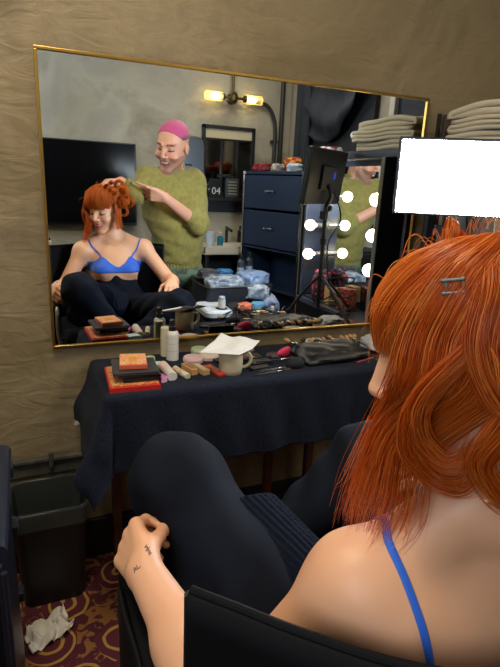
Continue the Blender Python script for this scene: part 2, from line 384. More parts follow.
# black curtain, gathered to one side
def drape(name, y0, y1, z0, z1, x, amp, folds, m, parent=None, skew=0.0):
    U, Vv = np.meshgrid(np.linspace(0, 1, 90), np.linspace(0, 1, 30), indexing='ij')
    P = np.zeros(U.shape + (3,)); P[..., 1] = y0 + (y1 - y0) * U; P[..., 2] = z1 + (z0 - z1) * Vv - skew * U * Vv
    P[..., 0] = x + amp * np.sin(U * folds * 2 * PI + Vv * 1.3) * (0.5 + 0.5 * Vv) + 0.3 * amp * np.sin(U * 37 + 3 * Vv)
    return cloth_obj(name, P, 0.004, m, parent)
t = thing('curtain', 'black curtain hanging on the side wall window, swagged towards the towels', 'curtain', (0, 0, 0))
mc = mat('curtain_black', '232832', 0.85)
drape('curtain_panel', -2.66, -2.40, 0.7, 2.52, XR - 0.10, 0.022, 4, mc, t)
U, Vv = np.meshgrid(np.linspace(0, 1, 60), np.linspace(0, 1, 40), indexing='ij')
P = np.zeros(U.shape + (3,)); P[..., 1] = -2.44 + 0.86 * U
P[..., 2] = 2.52 - Vv * (0.42 + 0.22 * np.sin(U * PI) - 0.28 * (1 - U) * 0) - 0.30 * (1 - U) * Vv
P[..., 0] = XR - 0.11 + 0.028 * np.sin(Vv * 16 - U * 5) * (0.3 + Vv) + 0.012 * np.sin(U * 25)
cloth_obj('curtain_swag', P, 0.004, mc, t)
obj('curtain_rod', TU([(XR - 0.08, -2.7, 2.53), (XR - 0.08, -1.5, 2.53)], 0.010), mat('rod_black', '15161a', 0.4), t)
for y in (-2.68, -1.52): obj('rod_bracket', B((XR - 0.05, y, 2.53), (0.09, 0.02, 0.03)), MATS['rod_black'], t)

# ================================================================ mirror on the front wall
t = thing('wall_mirror', 'large wall mirror in a thin gold frame above the makeup table', 'mirror', (0.749, WY, 0.83))
gold = mat('mirror_gold', 'c9a355', 0.28, 1.0)
x0, x1, z0, z1 = 0.0655, 1.4325, 0.829, 1.687
bm = bmesh.new(); fw = 0.009
box(bm, ((x0 + x1) / 2 - 0.749, -0.009, z0 - fw / 2 - 0.83), (x1 - x0 + 2 * fw, 0.026, fw), bev=0.0015)
box(bm, ((x0 + x1) / 2 - 0.749, -0.009, z1 + fw / 2 - 0.83), (x1 - x0 + 2 * fw, 0.026, fw), bev=0.0015)
box(bm, (x0 - fw / 2 - 0.749, -0.009, (z0 + z1) / 2 - 0.83), (fw, 0.026, z1 - z0), bev=0.0015)
box(bm, (x1 + fw / 2 - 0.749, -0.009, (z0 + z1) / 2 - 0.83), (fw, 0.026, z1 - z0), bev=0.0015)
obj('frame', bm, gold, t)
obj('mirror_glass', B(((x0 + x1) / 2 - 0.749, -0.010, (z0 + z1) / 2 - 0.83), (x1 - x0, 0.010, z1 - z0)), mat('mirror_silver', 'e9eeee', 0.0, 1.0), t)

# ================================================================ makeup tables along the front wall
TZ = 0.775
mwood = mat('table_wood', '5a3020', 0.45, vary=(14, '3e2016', 0.35, 0.7))
def table(name, label, xa, xb, ya, yb, z, legs, m, lr=0.015, top=0.028):
    t = thing(name, label, 'table', ((xa + xb) / 2, (ya + yb) / 2, 0)); cx, cy = t.location.x, t.location.y
    obj('tabletop', B((0, 0, z - top / 2), (xb - xa, yb - ya, top), bev=0.003), m, t)
    obj('apron', B((0, 0, z - top - 0.03), (xb - xa - 0.05, yb - ya - 0.04, 0.06), bev=0.002), m, t)
    for lx, ly in legs:
        obj('leg', B((lx - cx, ly - cy, (z - top) / 2), (lr * 2, lr * 2, z - top), bev=0.003), m, t)
    return t
table('makeup_table', 'brown wooden makeup table under the dark towel cloth, below the mirror', 0.20, 0.845, -0.335, -0.03, TZ - 0.006, [(0.232, -0.075), (0.815, -0.075), (0.285, -0.30), (0.50, -0.30)], mwood)
table('side_table', 'brown wooden table continuing the makeup table under the light stand', 0.86, 1.40, -0.335, -0.03, TZ - 0.006, [(0.995, -0.075), (1.36, -0.075), (1.25, -0.30), (1.375, -0.30)], mwood)

# towel cloth
mt = mat('towel_navy', '12151f', 0.95, spec=0.1, sheen=0.03, vary=(260, '232838', 0.35, 0.65), bump=(420, 0.8, 0.004))
xl, xr_, yf, yb = 0.182, 1.11, -0.345, -0.028
nu, nv = 200, 120
u = np.linspace(xl - 0.205, xr_, nu); v = np.linspace(yf - 0.240, yb, nv)
Uu, Vv = np.meshgrid(u, v, indexing='ij')
ox = np.maximum(xl - Uu, 0); oy = np.maximum(yf - Vv, 0); dr = np.hypot(ox, oy)
nx = np.where(dr > 1e-6, -ox / (dr + 1e-9), 0); ny = np.where(dr > 1e-6, -oy / (dr + 1e-9), 0)
rad = 0.012; ang = np.minimum(dr / rad, PI / 2); dn = np.maximum(dr - rad * PI / 2, 0)
fold = 0.006 * np.sin(Uu * 21 + 1.0) + 0.005 * np.sin(Uu * 47 + Vv * 9) + 0.012 * np.sin(Vv * 26 + 0.6) * (ox > 0)
outw = rad * np.sin(ang) + (0.05 * dn + fold * np.minimum(dn / 0.12, 1.4)) + 0.10 * np.minimum(ox, oy) + 0.28 * np.where(ox > 0, dn, 0) * (ox / (dr + 1e-9)) * (0.45 + 0.55 * np.sin(np.clip((Vv + 0.20) * 14, -PI / 2, PI / 2)) ** 2)
P = np.zeros(Uu.shape + (3,))
P[..., 0] = np.maximum(Uu, xl) + nx * outw; P[..., 1] = np.maximum(Vv, yf) + ny * outw
P[..., 2] = TZ - rad * (1 - np.cos(ang)) - dn * 0.985
P[..., 2] += np.where(dr < 1e-6, 0.0008 * np.sin(Uu * 60) * np.sin(Vv * 75), 0)
# the right end slants back
P[..., 0] -= np.where((Uu > 0.95) & (dn > 0), (Uu - 0.95) / 0.18 * dn * 0.55, 0)
tag(cloth_obj('towel_cloth', P, -0.005, mt), 'dark navy towelling cloth draped over the makeup table', 'tablecloth')
# tiny care label at the cloth's back corner
tag(obj('care_label', B((0.118, -0.055, 0.575), (0.022, 0.002, 0.012), rot=(0, 0, 0.3)), mat('label_white', 'c8c8c0', 0.7)), 'small white care tag at the back left corner of the navy towelling', 'tag')

# ================================================================ waste bin, case, tissue on the floor
t = thing('waste_bin', 'black waste bin with a clear plastic liner standing below the mirror', 'waste bin', (0.012, -0.095, 0))
def rr_ring(w_, d_, r, z, n=6, cx=0, cy=0):
    out = []
    for sx, sy, a0 in ((1, 1, 0), (-1, 1, 90), (-1, -1, 180), (1, -1, 270)):
        for i in range(n + 1):
            a = math.radians(a0 + 90 * i / n); out.append((cx + sx * (w_ / 2 - r) + r * math.cos(a), cy + sy * (d_ / 2 - r) + r * math.sin(a), z))
    return out
def loft(bm, rings, caps=True):
    V = [[bm.verts.new(p) for p in r] for r in rings]
    for a, b in zip(V, V[1:]):
        n = len(a)
        for i in range(n): bm.faces.new((a[i], a[(i + 1) % n], b[(i + 1) % n], b[i]))
    if caps: bm.faces.new(list(reversed(V[0]))); bm.faces.new(V[-1])
    return bm
bm = loft(bmesh.new(), [rr_ring(0.19, 0.17, 0.03, 0.0), rr_ring(0.225, 0.205, 0.035, 0.335), rr_ring(0.232, 0.212, 0.036, 0.336), rr_ring(0.232, 0.212, 0.036, 0.35), rr_ring(0.222, 0.202, 0.034, 0.35), rr_ring(0.185, 0.165, 0.03, 0.01)])
obj('bin_body', bm, mat('bin_black', '14161c', 0.45), t)
n = 60
def liner(z, w_, d_, amp):
    r = rr_ring(w_, d_, 0.035, z, 14); return [(x * (1 + amp * math.sin(i * 1.7) + amp * math.sin(i * 0.61)), y * (1 + amp * math.sin(i * 1.7)), zz + amp * 0.12 * math.sin(i * 0.9)) for i, (x, y, zz) in enumerate(r)]
bm = loft(bmesh.new(), [liner(0.30, 0.243, 0.223, 0.004), liner(0.352, 0.243, 0.223, 0.003), liner(0.362, 0.232, 0.212, 0.01), liner(0.345, 0.214, 0.194, 0.006), liner(0.20, 0.185, 0.165, 0.04), liner(0.05, 0.15, 0.13, 0.06)], caps=False)
ml = mat('liner_plastic', '8f9a98', 0.12, alpha=0.12, spec=0.9); obj('bin_liner', bm, ml, t, True)

t = thing('wheeled_case', 'black upright wheeled case at the left beside the waste bin', 'case', (-0.225, -0.60, 0))
mcase = mat('case_black', '10141d', 0.4); 
bm = loft(bmesh.new(), [rr_ring(0.27, 0.40, 0.03, 0.05), rr_ring(0.29, 0.42, 0.035, 0.08), rr_ring(0.29, 0.42, 0.035, 0.70), rr_ring(0.26, 0.39, 0.03, 0.735)])
obj('case_body', bm, mcase, t)
obj('case_lid_roll', TU([(0.135, -0.20, 0.74), (0.135, 0.20, 0.74)], 0.022, n=14, smooth=False), mat('case_trim', '1b2230', 0.35), t)
for z in (0.30, 0.52, 0.70): obj('latch', B((0.150, 0.17, z), (0.016, 0.035, 0.03), bev=0.003), MATS['case_trim'], t)
obj('case_edge', TU([(0.147, -0.205, 0.08), (0.147, -0.205, 0.70)], 0.006), MATS['case_trim'], t)
for y in (-0.16, 0.16):
    for x in (-0.11, 0.125): obj('wheel', LA([(0.0, -0.012), (0.026, -0.012), (0.03, -0.006), (0.03, 0.006), (0.026, 0.012), (0.0, 0.012)], 20, loc=(x, y, 0.03), rot=(0, PI / 2, 0)), mat('wheel_rubber', '0c0d10', 0.6), t)

t.scale = (1, 1, 0.925)
# crumpled tissue
U, Vv = np.meshgrid(np.linspace(0, 1, 36), np.linspace(0, 1, 26), indexing='ij')
P = np.zeros(U.shape + (3,)); P[..., 0] = -0.065 + 0.12 * U - 0.02 * Vv; P[..., 1] = -0.375 + 0.10 * Vv + 0.05 * U
hz = np.array([[noise.noise(Vector((a * 4.3, b * 3.1, 2.2))) for b in np.linspace(0, 1, 26)] for a in np.linspace(0, 1, 36)])
P[..., 2] = 0.014 + 0.035 * np.abs(hz) + 0.008 * np.sin(U * 19 + Vv * 7); P[..., 0] += 0.02 * hz; P[..., 1] += 0.02 * np.roll(hz, 5, 0)
P[..., 2] -= P[..., 2].min() - 0.002
tag(cloth_obj('crumpled_tissue', P, 0.0012, mat('tissue_white', 'd9d4cc', 0.9)), 'crumpled white tissue lying on the patterned carpet beside the bin', 'tissue')
# ================================================================ vanity station at the right, facing left
blk = mat('black_satin', '14151a', 0.4); blk2 = mat('black_matte', '101114', 0.75)
vsl = mat('vanity_slate', '2a3140', 0.4)
t = thing('vanity_cabinet', 'tall black vanity cabinet with a mirror and globe bulbs, towels on top', 'vanity', (1.60, -0.47, 0))
ox, oy = 1.60, -0.47
L = lambda x, y, z: (x - ox, y - oy, z)
obj('carcass', B(L(1.655, -0.54, 0.765), (0.20, 0.64, 1.46), bev=0.004), vsl, t)
obj('carcass_ledge', B(L(1.48, -0.54, 0.75), (0.15, 0.64, 0.03), bev=0.004), vsl, t)
obj('top_board', B(L(1.60, -0.475, 1.507), (0.34, 0.85, 0.035), bev=0.004), vsl, t)
obj('side_panel', B(L(1.484, -0.192, 1.13), (0.15, 0.022, 0.72), bev=0.003), mat('panel_slate', '3b4352', 0.45), t)
obj('side_panel', B(L(1.495, -0.872, 1.13), (0.13, 0.022, 0.72), bev=0.003), vsl, t)
obj('post', B(L(1.60, -0.062, 0.745), (0.30, 0.02, 1.49), bev=0.003), vsl, t)
obj('mirror_frame', B(L(1.547, -0.53, 1.14), (0.012, 0.66, 0.70), bev=0.003), vsl, t)
obj('vanity_mirror', B(L(1.538, -0.53, 1.135), (0.006, 0.62, 0.66)), MATS['mirror_silver'], t)
obj('edge_strip', B(L(1.408, -0.192, 1.13), (0.006, 0.026, 0.72), bev=0.002), mat('strip_grey', '8d8b84', 0.4), t)
mbulb = mat('bulb_glow', 'ffe9c8', 0.3, emit=BULB_STRENGTH, ecol='ffe4bd')
msock = mat('bulb_socket', 'b9b4a8', 0.3, 0.8)
def bulb(x, y, z, parent, r=0.029):
    q = obj('light_bulb', LA([(0, -r), (r * .5, -r * .87), (r * .87, -r * .5), (r, 0), (r * .87, r * .5), (r * .5, r * .87), (r * .3, r * 1.05), (r * .28, r * 1.3)], 24, loc=L(x, y, z), rot=(0, PI / 2, 0)), mbulb, parent, True)
    obj('socket', LA([(r * .45, 0), (r * .45, r * 2.4), (r * .7, r * 2.45), (r * .7, r * 2.6)], 16, loc=L(x + r * 1.2, y, z), rot=(0, PI / 2, 0)), msock, q)
for y in (-0.80, -0.238):
    for z in (1.315, 1.16, 1.005): bulb(1.425, y, z, t)

# towels folded on the vanity
mtw = mat('towel_cream', 'd8ceb6', 0.95, sheen=0.3, bump=(300, 0.7, 0.003))
def folded_towel(cx, cy, z, wx, wy, h, label, rz=0.0, layers=3, m=mtw, sag=0.0, cat='towel', group=None, name='folded_towel'):
    """a towel folded on itself: a serpentine sheet seen from its open side"""
    nl = layers; n = 14; prof = []
    lt = h / nl; th = lt * 0.44
    pts = []
    for i in range(nl):
        zz = lt * (i + 0.5); xs = np.linspace(-wy / 2, wy / 2, n) if i % 2 == 0 else np.linspace(wy / 2, -wy / 2, n)
        for x in xs: pts.append((x, zz))
        if i < nl - 1:
            s_ = 1 if i % 2 == 0 else -1
            for a in (30, 60, 90, 120, 150): pts.append((s_ * (wy / 2 + lt / 2 * math.sin(math.radians(a))), zz + lt / 2 - lt / 2 * math.cos(math.radians(a))))
    pts = np.array(pts); T = np.gradient(pts, axis=0); T /= np.linalg.norm(T, axis=1)[:, None] + 1e-9; Nn = np.stack([-T[:, 1], T[:, 0]], 1)
    loop = np.concatenate([pts + Nn * th, (pts - Nn * th)[::-1]])
    m_ = 22; P = np.zeros((len(loop), m_, 3)); xs = np.linspace(-wx / 2, wx / 2, m_)
    for j, x in enumerate(xs):
        e = 1 - 0.02 * math.sin(j * 1.1)
        P[:, j, 0] = x + 0.002 * np.sin(loop[:, 1] * 300); P[:, j, 1] = loop[:, 0] * e; P[:, j, 2] = np.maximum(loop[:, 1] + 0.003 * np.sin(loop[:, 0] * 25 + j * 0.5) - sag * (abs(loop[:, 0]) / (wy / 2)) ** 3, 0.0)
    V, F = grid_mesh(P); k, mm = P.shape[:2]; idx = np.arange(k * mm).reshape(k, mm)
    F = list(map(tuple, F)) + [(idx[-1, j], idx[0, j], idx[0, j + 1], idx[-1, j + 1]) for j in range(mm - 1)]
    h2 = k // 2
    for j in (0, mm - 1):
        for i in range(h2 - 1):
            q = (idx[i, j], idx[i + 1, j], idx[k - 2 - i, j], idx[k - 1 - i, j]); F.append(q if j == 0 else q[::-1])
    o = link(name, arr_mesh(name, V, np.array(F)), m, None, True); o.location = (cx, cy, z); o.rotation_euler = (0, 0, rz)
    b2 = bmesh.new(); b2.from_mesh(o.data); bmesh.ops.recalc_face_normals(b2, faces=b2.faces); b2.to_mesh(o.data); b2.free()
    return tag(o, label, cat, group)
zt = 1.526
folded_towel(1.61, -0.30, zt, 0.28, 0.40, 0.040, 'cream towel at the bottom of the stack on the vanity', layers=2, rz=0.03, group='cream towels stacked on the vanity')
folded_towel(1.60, -0.315, zt + 0.040, 0.28, 0.41, 0.050, 'cream towel folded in the middle of the vanity stack', layers=3, rz=-0.03, group='cream towels stacked on the vanity')
folded_towel(1.61, -0.30, zt + 0.091, 0.28, 0.40, 0.046, 'cream towel folded on top of the vanity stack', layers=2, rz=0.02, sag=0.012, group='cream towels stacked on the vanity')
U, Vv = np.meshgrid(np.linspace(0, 1, 10), np.linspace(0, 1, 10), indexing='ij')
tag(obj('cloth_packet', B((1.50, -0.80, zt + 0.018), (0.12, 0.16, 0.034), rot=(0, 0, 0.3), bev=0.012), mat('packet_stripe', 'c3cbd6', 0.6, vary=(22, 'a02a34', 0.52, 0.56))), 'pale blue and red cloth packet on the far end of the vanity top', 'packet')

# ================================================================ LED panel light on its tripod
P1 = Vector((1.092, -0.305, 0)); P2 = Vector((1.385, -0.490, 0)); pc = (P1 + P2) / 2; dx = (P2 - P1); pw = dx.length; dx.normalize(); rz = math.atan2(dx.y, dx.x)
t = thing('led_panel_light', 'glowing white rectangular LED panel light on a black tripod by the mirror', 'studio light', (pc.x, pc.y, TZ), rz)
zc = 1.402 - TZ; til = math.radians(-7)   # local +y points to the wall, -y to the chair
hh = 0.236
obj('housing', B((0, 0.014, zc), (pw, 0.022, hh), rot=(til, 0, 0), bev=0.006), mat('led_housing', '191b20', 0.45), t)
obj('bezel', B((0, 0.001, zc), (pw, 0.006, hh), rot=(til, 0, 0), bev=0.005), blk, t)
obj('diffuser', B((0, -0.0035, zc - 0.001), (pw - 0.016, 0.004, hh - 0.016), rot=(til, 0, 0), bev=0.002), mat('led_glow', 'f4faff', 0.4, emit=LED_STRENGTH, ecol='eaf4ff'), t)
bk = obj('battery_plate', B((0.0, 0.030, zc - 0.005), (0.13, 0.014, 0.10), rot=(til, 0, 0), bev=0.003), mat('led_plate', '24262c', 0.5), t)
for q in (-0.028, 0.004): obj('button', B((q, 0.0385, zc + 0.028), (0.016, 0.004, 0.014), rot=(til, 0, 0), bev=0.002), mat('button_ivory', 'b5b19c', 0.5), bk)
obj('display', B((0.043, 0.0385, zc + 0.006), (0.020, 0.003, 0.030), rot=(til, 0, 0)), mat('display_blue', '2b3fb0', 0.3, emit=0.6), bk)
obj('yoke', TU([(0, 0.036, zc - 0.03), (0.0, 0.052, zc - 0.08), (0.0, 0.03, zc - 0.13)], 0.010), blk, t)
obj('tilt_knob', LA([(0, 0), (0.014, 0), (0.014, 0.02), (0, 0.02)], 12, loc=(0.01, 0.035, zc - 0.135), rot=(0, PI / 2, 0)), blk, t)
obj('pole', cyl(bmesh.new(), (0, 0.03, 0.03), (0, 0.03, zc - 0.12), 0.0095), blk, t)
for z in (0.16, 0.33): obj('collar', LA([(0, 0), (0.015, 0), (0.015, 0.03), (0, 0.03)], 14, loc=(0, 0.03, z)), blk, t)
hub = Vector((0, 0.03, 0.19))
for e in ((-0.10, 0.24, 0.012), (0.20, 0.10, 0.012), (-0.06, -0.09, 0.012)):
    e = Vector(e); lg = obj('leg', tube(bmesh.new(), [tuple(hub), tuple(hub.lerp(e, 0.5) + Vector((0, 0, 0.012))), tuple(e)], 0.007), blk, t)
    obj('rubber_foot', LA([(0, -0.012), (0.011, -0.012), (0.011, 0.004), (0, 0.006)], 10, loc=tuple(e)), blk2, lg)
    obj('brace', TU([(0, 0.03, 0.06), tuple(hub.lerp(e, 0.55))], 0.004, smooth=False), blk, t)
obj('light_cable', TU([(0.05, 0.04, zc - 0.06), (0.08, 0.07, zc - 0.18), (0.02, 0.045, zc - 0.30), (0.05, 0.06, 0.12), (0.12, 0.09, 0.02), (0.2, 0.05, 0.006)], 0.0032), blk2, t)
obj('clamp', B((-0.015, 0.03, zc - 0.165), (0.03, 0.03, 0.035), bev=0.004), blk, t)
# cable tangle hanging on the tripod
for i, (pts, lab) in enumerate((
    ([(1.28, -0.36, 0.93), (1.36, -0.40, 0.90), (1.43, -0.36, 0.93), (1.38, -0.31, 0.96), (1.28, -0.36, 0.94), (1.24, -0.40, 0.85), (1.30, -0.36, 0.785), (1.40, -0.31, 0.782)], 'black power cable looped over the light stand'),
    ([(1.27, -0.38, 0.95), (1.35, -0.34, 0.86), (1.42, -0.30, 0.88), (1.36, -0.27, 0.82), (1.20, -0.28, 0.782), (1.10, -0.26, 0.781)], 'thin black lead trailing left from the light stand'),)):
    tag(obj('cable', TU(pts, 0.0035), blk2), lab, 'cable')

# ================================================================ second table with the kit, right of the chair
TY = 0.62
table('kit_table', 'low black kit table covered in makeup clutter, between chair and vanity', 0.875, 1.395, -1.44, -0.72, TY, [(0.90, -0.75), (1.37, -0.75), (0.90, -1.41), (1.37, -1.41)], blk2)
# white case with a rounded lid
t = thing('vanity_case', 'rounded white hard case with black rim on the near corner of the kit table', 'case', (0.955, -1.01, TY))
mwc = mat('case_white', 'cfd4da', 0.3)
bm = loft(bmesh.new(), [rr_ring(0.15, 0.26, 0.04, 0.0, 8), rr_ring(0.155, 0.265, 0.04, 0.03, 8)]); obj('case_base', bm, blk, t, False)
bm = loft(bmesh.new(), [rr_ring(0.157, 0.268, 0.042, 0.031, 8), rr_ring(0.157, 0.268, 0.042, 0.055, 8), rr_ring(0.14, 0.25, 0.036, 0.066, 8)]); obj('case_lid', bm, mwc, t)
obj('lid_inset', LA([(0, 0.0662), (0.032, 0.0662), (0.035, 0.069), (0.0, 0.069)], 24, loc=(0.025, 0.07, 0)), mat('dark_inset', '20242b', 0.4), t)
def simple_bottle(name, label, cat, loc, prof, m, capm=None, cap=None, rot=(0, 0, 0), group=None, n=20):
    t = thing(name, label, cat, loc, 0, group); t.rotation_euler = rot
    obj('bottle_body', LA(prof, n), m, t, False)
    if cap: obj('cap', LA(cap, n), capm, t, False)
    return t
wpl = mat('white_plastic', 'd8d6cf', 0.35); cream = mat('cream_plastic', 'd5c9a8', 0.4); bpl = mat('black_plastic', '121316', 0.3)
simple_bottle('lotion_bottle', 'small white bottle with pale blue cap standing on the white case', 'bottle', (0.98, -0.94, TY + 0.07), [(0, 0), (0.020, 0), (0.021, 0.004), (0.021, 0.045), (0.0, 0.046)], wpl, mat('cap_blue', 'aeb9c6', 0.3), [(0.018, 0.046), (0.018, 0.062), (0.015, 0.066), (0, 0.066)])
# open soft case full of bags
t = thing('open_kit_case', 'open black soft case at the back of the kit table, stuffed with clear bags', 'case', (1.16, -1.26, TY))
mnyl = mat('nylon_black', '1a1f2a', 0.55, bump=(60, 0.4, 0.004))
bm = bmesh.new(); w_, d_, h_ = 0.42, 0.30, 0.15
loft(bm, [rr_ring(w_, d_, 0.03, 0.0), rr_ring(w_ + 0.01, d_ + 0.01, 0.035, h_), rr_ring(w_ - 0.012, d_ - 0.012, 0.03, h_), rr_ring(w_ - 0.03, d_ - 0.03, 0.03, 0.02)])
obj('case_tub', bm, mnyl, t)
obj('zip_edge', tube(bmesh.new(), [p for p in rr_ring(w_ + 0.012, d_ + 0.012, 0.035, h_, 4)], 0.006, smooth=False, closed=True), blk, t)
def bag(name, label, cat, loc, s, m, rz=0.0, seed=0, group=None, rot=None):
    b = bmesh.new(); bmesh.ops.create_icosphere(b, subdivisions=4, radius=1.0)
    for v in b.verts:
        p = v.co.copy(); q = Vector([math.copysign(abs(c) ** 0.6, c) for c in p]); nn = noise.noise(p * 2.3 + Vector((seed, 0, 0))) * 0.22 + noise.noise(p * 6 + Vector((seed, 3, 0))) * 0.10
        q *= 1 + nn; v.co = Vector((q.x * s[0] / 2, q.y * s[1] / 2, max(q.z, -0.8) * s[2] / 2 + s[2] * 0.4))
    o = obj(name, b, m, None, True, loc=loc, rot=rot or (0, 0, rz)); return tag(o, label, cat, group)
mclr = mat('clear_bag', 'a3acb8', 0.22, bump=(30, 1.0, 0.01), vary=(18, '5d6b80', 0.4, 0.6), spec=0.9)
bag('plastic_bag', 'crumpled clear plastic bag in the near half of the open black case', 'bag', (1.10, -1.22, TY + 0.12), (0.24, 0.20, 0.09), mclr, 0.2, 1)
bag('plastic_bag', 'pale blue zip bag leaning on the right of the open black case', 'bag', (1.29, -1.24, TY + 0.13), (0.18, 0.18, 0.10), mat('blue_bag', '7d93b5', 0.3, bump=(25, 0.8, 0.008)), -0.4, 2)
bag('plastic_bag', 'clear plastic bag slumped over the front rim of the open black case', 'bag', (1.27, -1.115, TY + 0.07), (0.15, 0.11, 0.10), mclr, 0.5, 15)
bag('dark_pouch', 'dark woven pouch on the far corner of the open black case', 'pouch', (1.03, -1.34, TY + 0.17), (0.12, 0.09, 0.06), mat('pouch_weave', '2a2c3a', 0.8, vary=(160, '5a4a44', 0.5, 0.6)), 0.1, 3)
bag('blue_pouch', 'small bright blue pouch tucked in the far side of the open case', 'pouch', (1.15, -1.37, TY + 0.18), (0.10, 0.07, 0.04), mat('pouch_blue', '1f6496', 0.4), 0.0, 4)
for i, (x, y, h, c, lab) in enumerate(((1.245, -1.36, 0.13, '2b3340', 'tall dark spray bottle on the open case, left of its pair'), (1.31, -1.38, 0.14, '1b1f28', 'tall black spray bottle with pale print, right of its pair'))):
    s_ = simple_bottle('hair_spray', lab, 'bottle', (x, y + 0.03, TY + 0.165), [(0, 0), (0.022, 0), (0.023, 0.01), (0.023, h * 0.78), (0.012, h * 0.9), (0, h * 0.9)], mat('can_' + c, c, 0.35), bpl, [(0.013, h * 0.88), (0.013, h * 1.12), (0, h * 1.13)], group='dark spray bottles by the chest')
    obj('print_band', LA([(0.0232, h * 0.3), (0.0235, h * 0.31), (0.0235, h * 0.5), (0.0232, h * 0.51)], 20), mat('band_grey', '7b8390', 0.5), s_)
simple_bottle('pink_jar', 'small pink jar in front of the dark spray bottles', 'jar', (1.245, -1.28, TY + 0.175), [(0, 0), (0.016, 0), (0.018, 0.02), (0.010, 0.034), (0, 0.036)], mat('jar_pink', 'd9a3b0', 0.4))
bag('orange_pouch', 'coral orange makeup pouch in the middle of the kit table', 'pouch', (1.155, -1.03, TY + 0.03), (0.09, 0.06, 0.045), mat('coral', 'd5694c', 0.5), 0.2, 5)
bag('light_blue_sponge', 'light blue cleansing pad behind the coral pouch', 'pad', (1.235, -1.02, TY + 0.03), (0.10, 0.06, 0.05), mat('sponge_blue', '5f93b8', 0.8), -0.2, 6)
bag('yellow_sponge', 'pale yellow sponge beside the light blue pad', 'sponge', (1.225, -0.96, TY + 0.005), (0.085, 0.05, 0.035), mat('sponge_yellow', 'd9c489', 0.8), 0.1, 7)
bag('black_pouch', 'black pouch gaping left of the coral pouch', 'pouch', (1.095, -1.06, TY + 0.005), (0.09, 0.08, 0.07), blk2, 0.3, 8)
bag('white_towel_bundle', 'crumpled white and blue cloth on the far right of the kit table', 'cloth', (1.34, -1.08, TY + 0.0), (0.10, 0.22, 0.10), mat('cloth_pale', 'a9b0bd', 0.9, vary=(9, '6f7fa0', 0.45, 0.6)), 0.3, 9)
simple_bottle('cosmetic_bottle', 'small clear bottle with white cap standing at the right of the kit table', 'bottle', (1.255, -0.86, TY), [(0, 0), (0.014, 0), (0.015, 0.05), (0.008, 0.056), (0, 0.056)], mat('clear_liq', 'aab3b0', 0.15), wpl, [(0.009, 0.056), (0.009, 0.082), (0, 0.083)])

# makeup brushes: one with its parts, the rest copied
mb_h = mat('brush_handle', '15151a', 0.3); mb_f = mat('ferrule_silver', 'b9b5ac', 0.25, 1.0); mb_b = mat('bristle_brown', '3a2a22', 0.9); mb_b2 = mat('bristle_tan', 'b18a60', 0.9)
def make_brush(name, bm_mat, fat):
    t = thing(name, 'x', 'makeup brush')
    obj('handle', LA([(0, 0), (0.0022, 0.002), (0.0042, 0.05), (0.0032, 0.105), (0.0028, 0.11)], 10, rot=(0, PI / 2, 0)), mb_h, t, True)
    obj('ferrule', LA([(0.0034, 0.108), (0.0036 * (0.6 + 0.4 * fat), 0.135), (0.0, 0.135)], 10, rot=(0, PI / 2, 0)), mb_f, t, True)
    f = fat; obj('bristles', LA([(0.0030 * f, 0.134), (0.0058 * f, 0.150), (0.0066 * f, 0.160), (0.005 * f, 0.170), (0, 0.175)], 12, rot=(0, PI / 2, 0)), bm_mat, t, True)
    return t
protos = [make_brush('makeup_brush', mb_b, 1.0), make_brush('makeup_brush', mb_b2, 1.6)]
used = [False, False]
def place_brush(kind, x, y, z, rz, label, group, pitch=0.0, s=1.0):
    p = protos[kind]
    if not used[kind]: r = p; used[kind] = True
    else:
        r = p.copy(); COL.objects.link(r)
        for ch in list(p.children):
            c = ch.copy(); COL.objects.link(c); c.parent = r
    r.location = (x, y, z); r.rotation_euler = (0, -pitch, rz); r.scale = (s, s, s)
    r['label'] = label; r['group'] = group; return r
rb = random.Random(3)
k = 0
for i in range(44):
    x = rb.uniform(0.99, 1.33); y = rb.uniform(-0.95, -0.76); a = rb.uniform(-2.6, -0.3) if rb.random() < .6 else rb.uniform(0.3, 2.6)
    ex = x + 0.17 * math.cos(a); ey = y + 0.17 * math.sin(a)
    if not (0.88 < ex < 1.39 and -1.0 < ey < -0.73): a += PI
    ex = x + 0.17 * math.cos(a); ey = y + 0.17 * math.sin(a)
    if not (0.88 < ex < 1.39 and -1.1 < ey < -0.73): continue
    kd = rb.choice((0, 0, 1)); place_brush(kd, x, y, TY + 0.008 + 0.0016 * k, a, ('makeup brush with dark bristles in the heap on the kit table', 'makeup brush with pale tan bristles in the heap on the kit table')[kd], ('dark bristled brushes heaped on the kit table', 'tan bristled brushes heaped on the kit table')[kd], 0.0, rb.uniform(0.8, 1.0)); k += 1

# things on the side table right of the stand (seen in the mirror)
tag(obj('kraft_box', B((1.47, -0.605, 0.811), (0.05, 0.075, 0.09), rot=(0, 0, 0.2), bev=0.002), mat('kraft', 'b8965e', 0.8)), 'plain tan cardboard box standing on the ledge of the vanity', 'box')
tag(obj('patterned_box', B((1.47, -0.46, 0.821), (0.055, 0.08, 0.11), rot=(0, 0, -0.25), bev=0.002), pattern_mat('black_red_print', '2a1416', 'b0483c', 60)), 'black box with red floral print beside the plain tan box', 'box')
bag('floral_cloth', 'bundle of pink floral cloth behind the tan box on the vanity ledge', 'cloth', (1.485, -0.73, 0.77), (0.09, 0.11, 0.17), mat('floral', '3b2430', 0.8, vary=(40, 'c8486a', 0.52, 0.6)), 0.2, 11)
bag('white_cloth', 'crumpled white cloth on the side table left of the light stand', 'cloth', (1.20, -0.16, TZ), (0.10, 0.10, 0.05), mat('cloth_pale2', 'b3b6bd', 0.9), 0.2, 12)
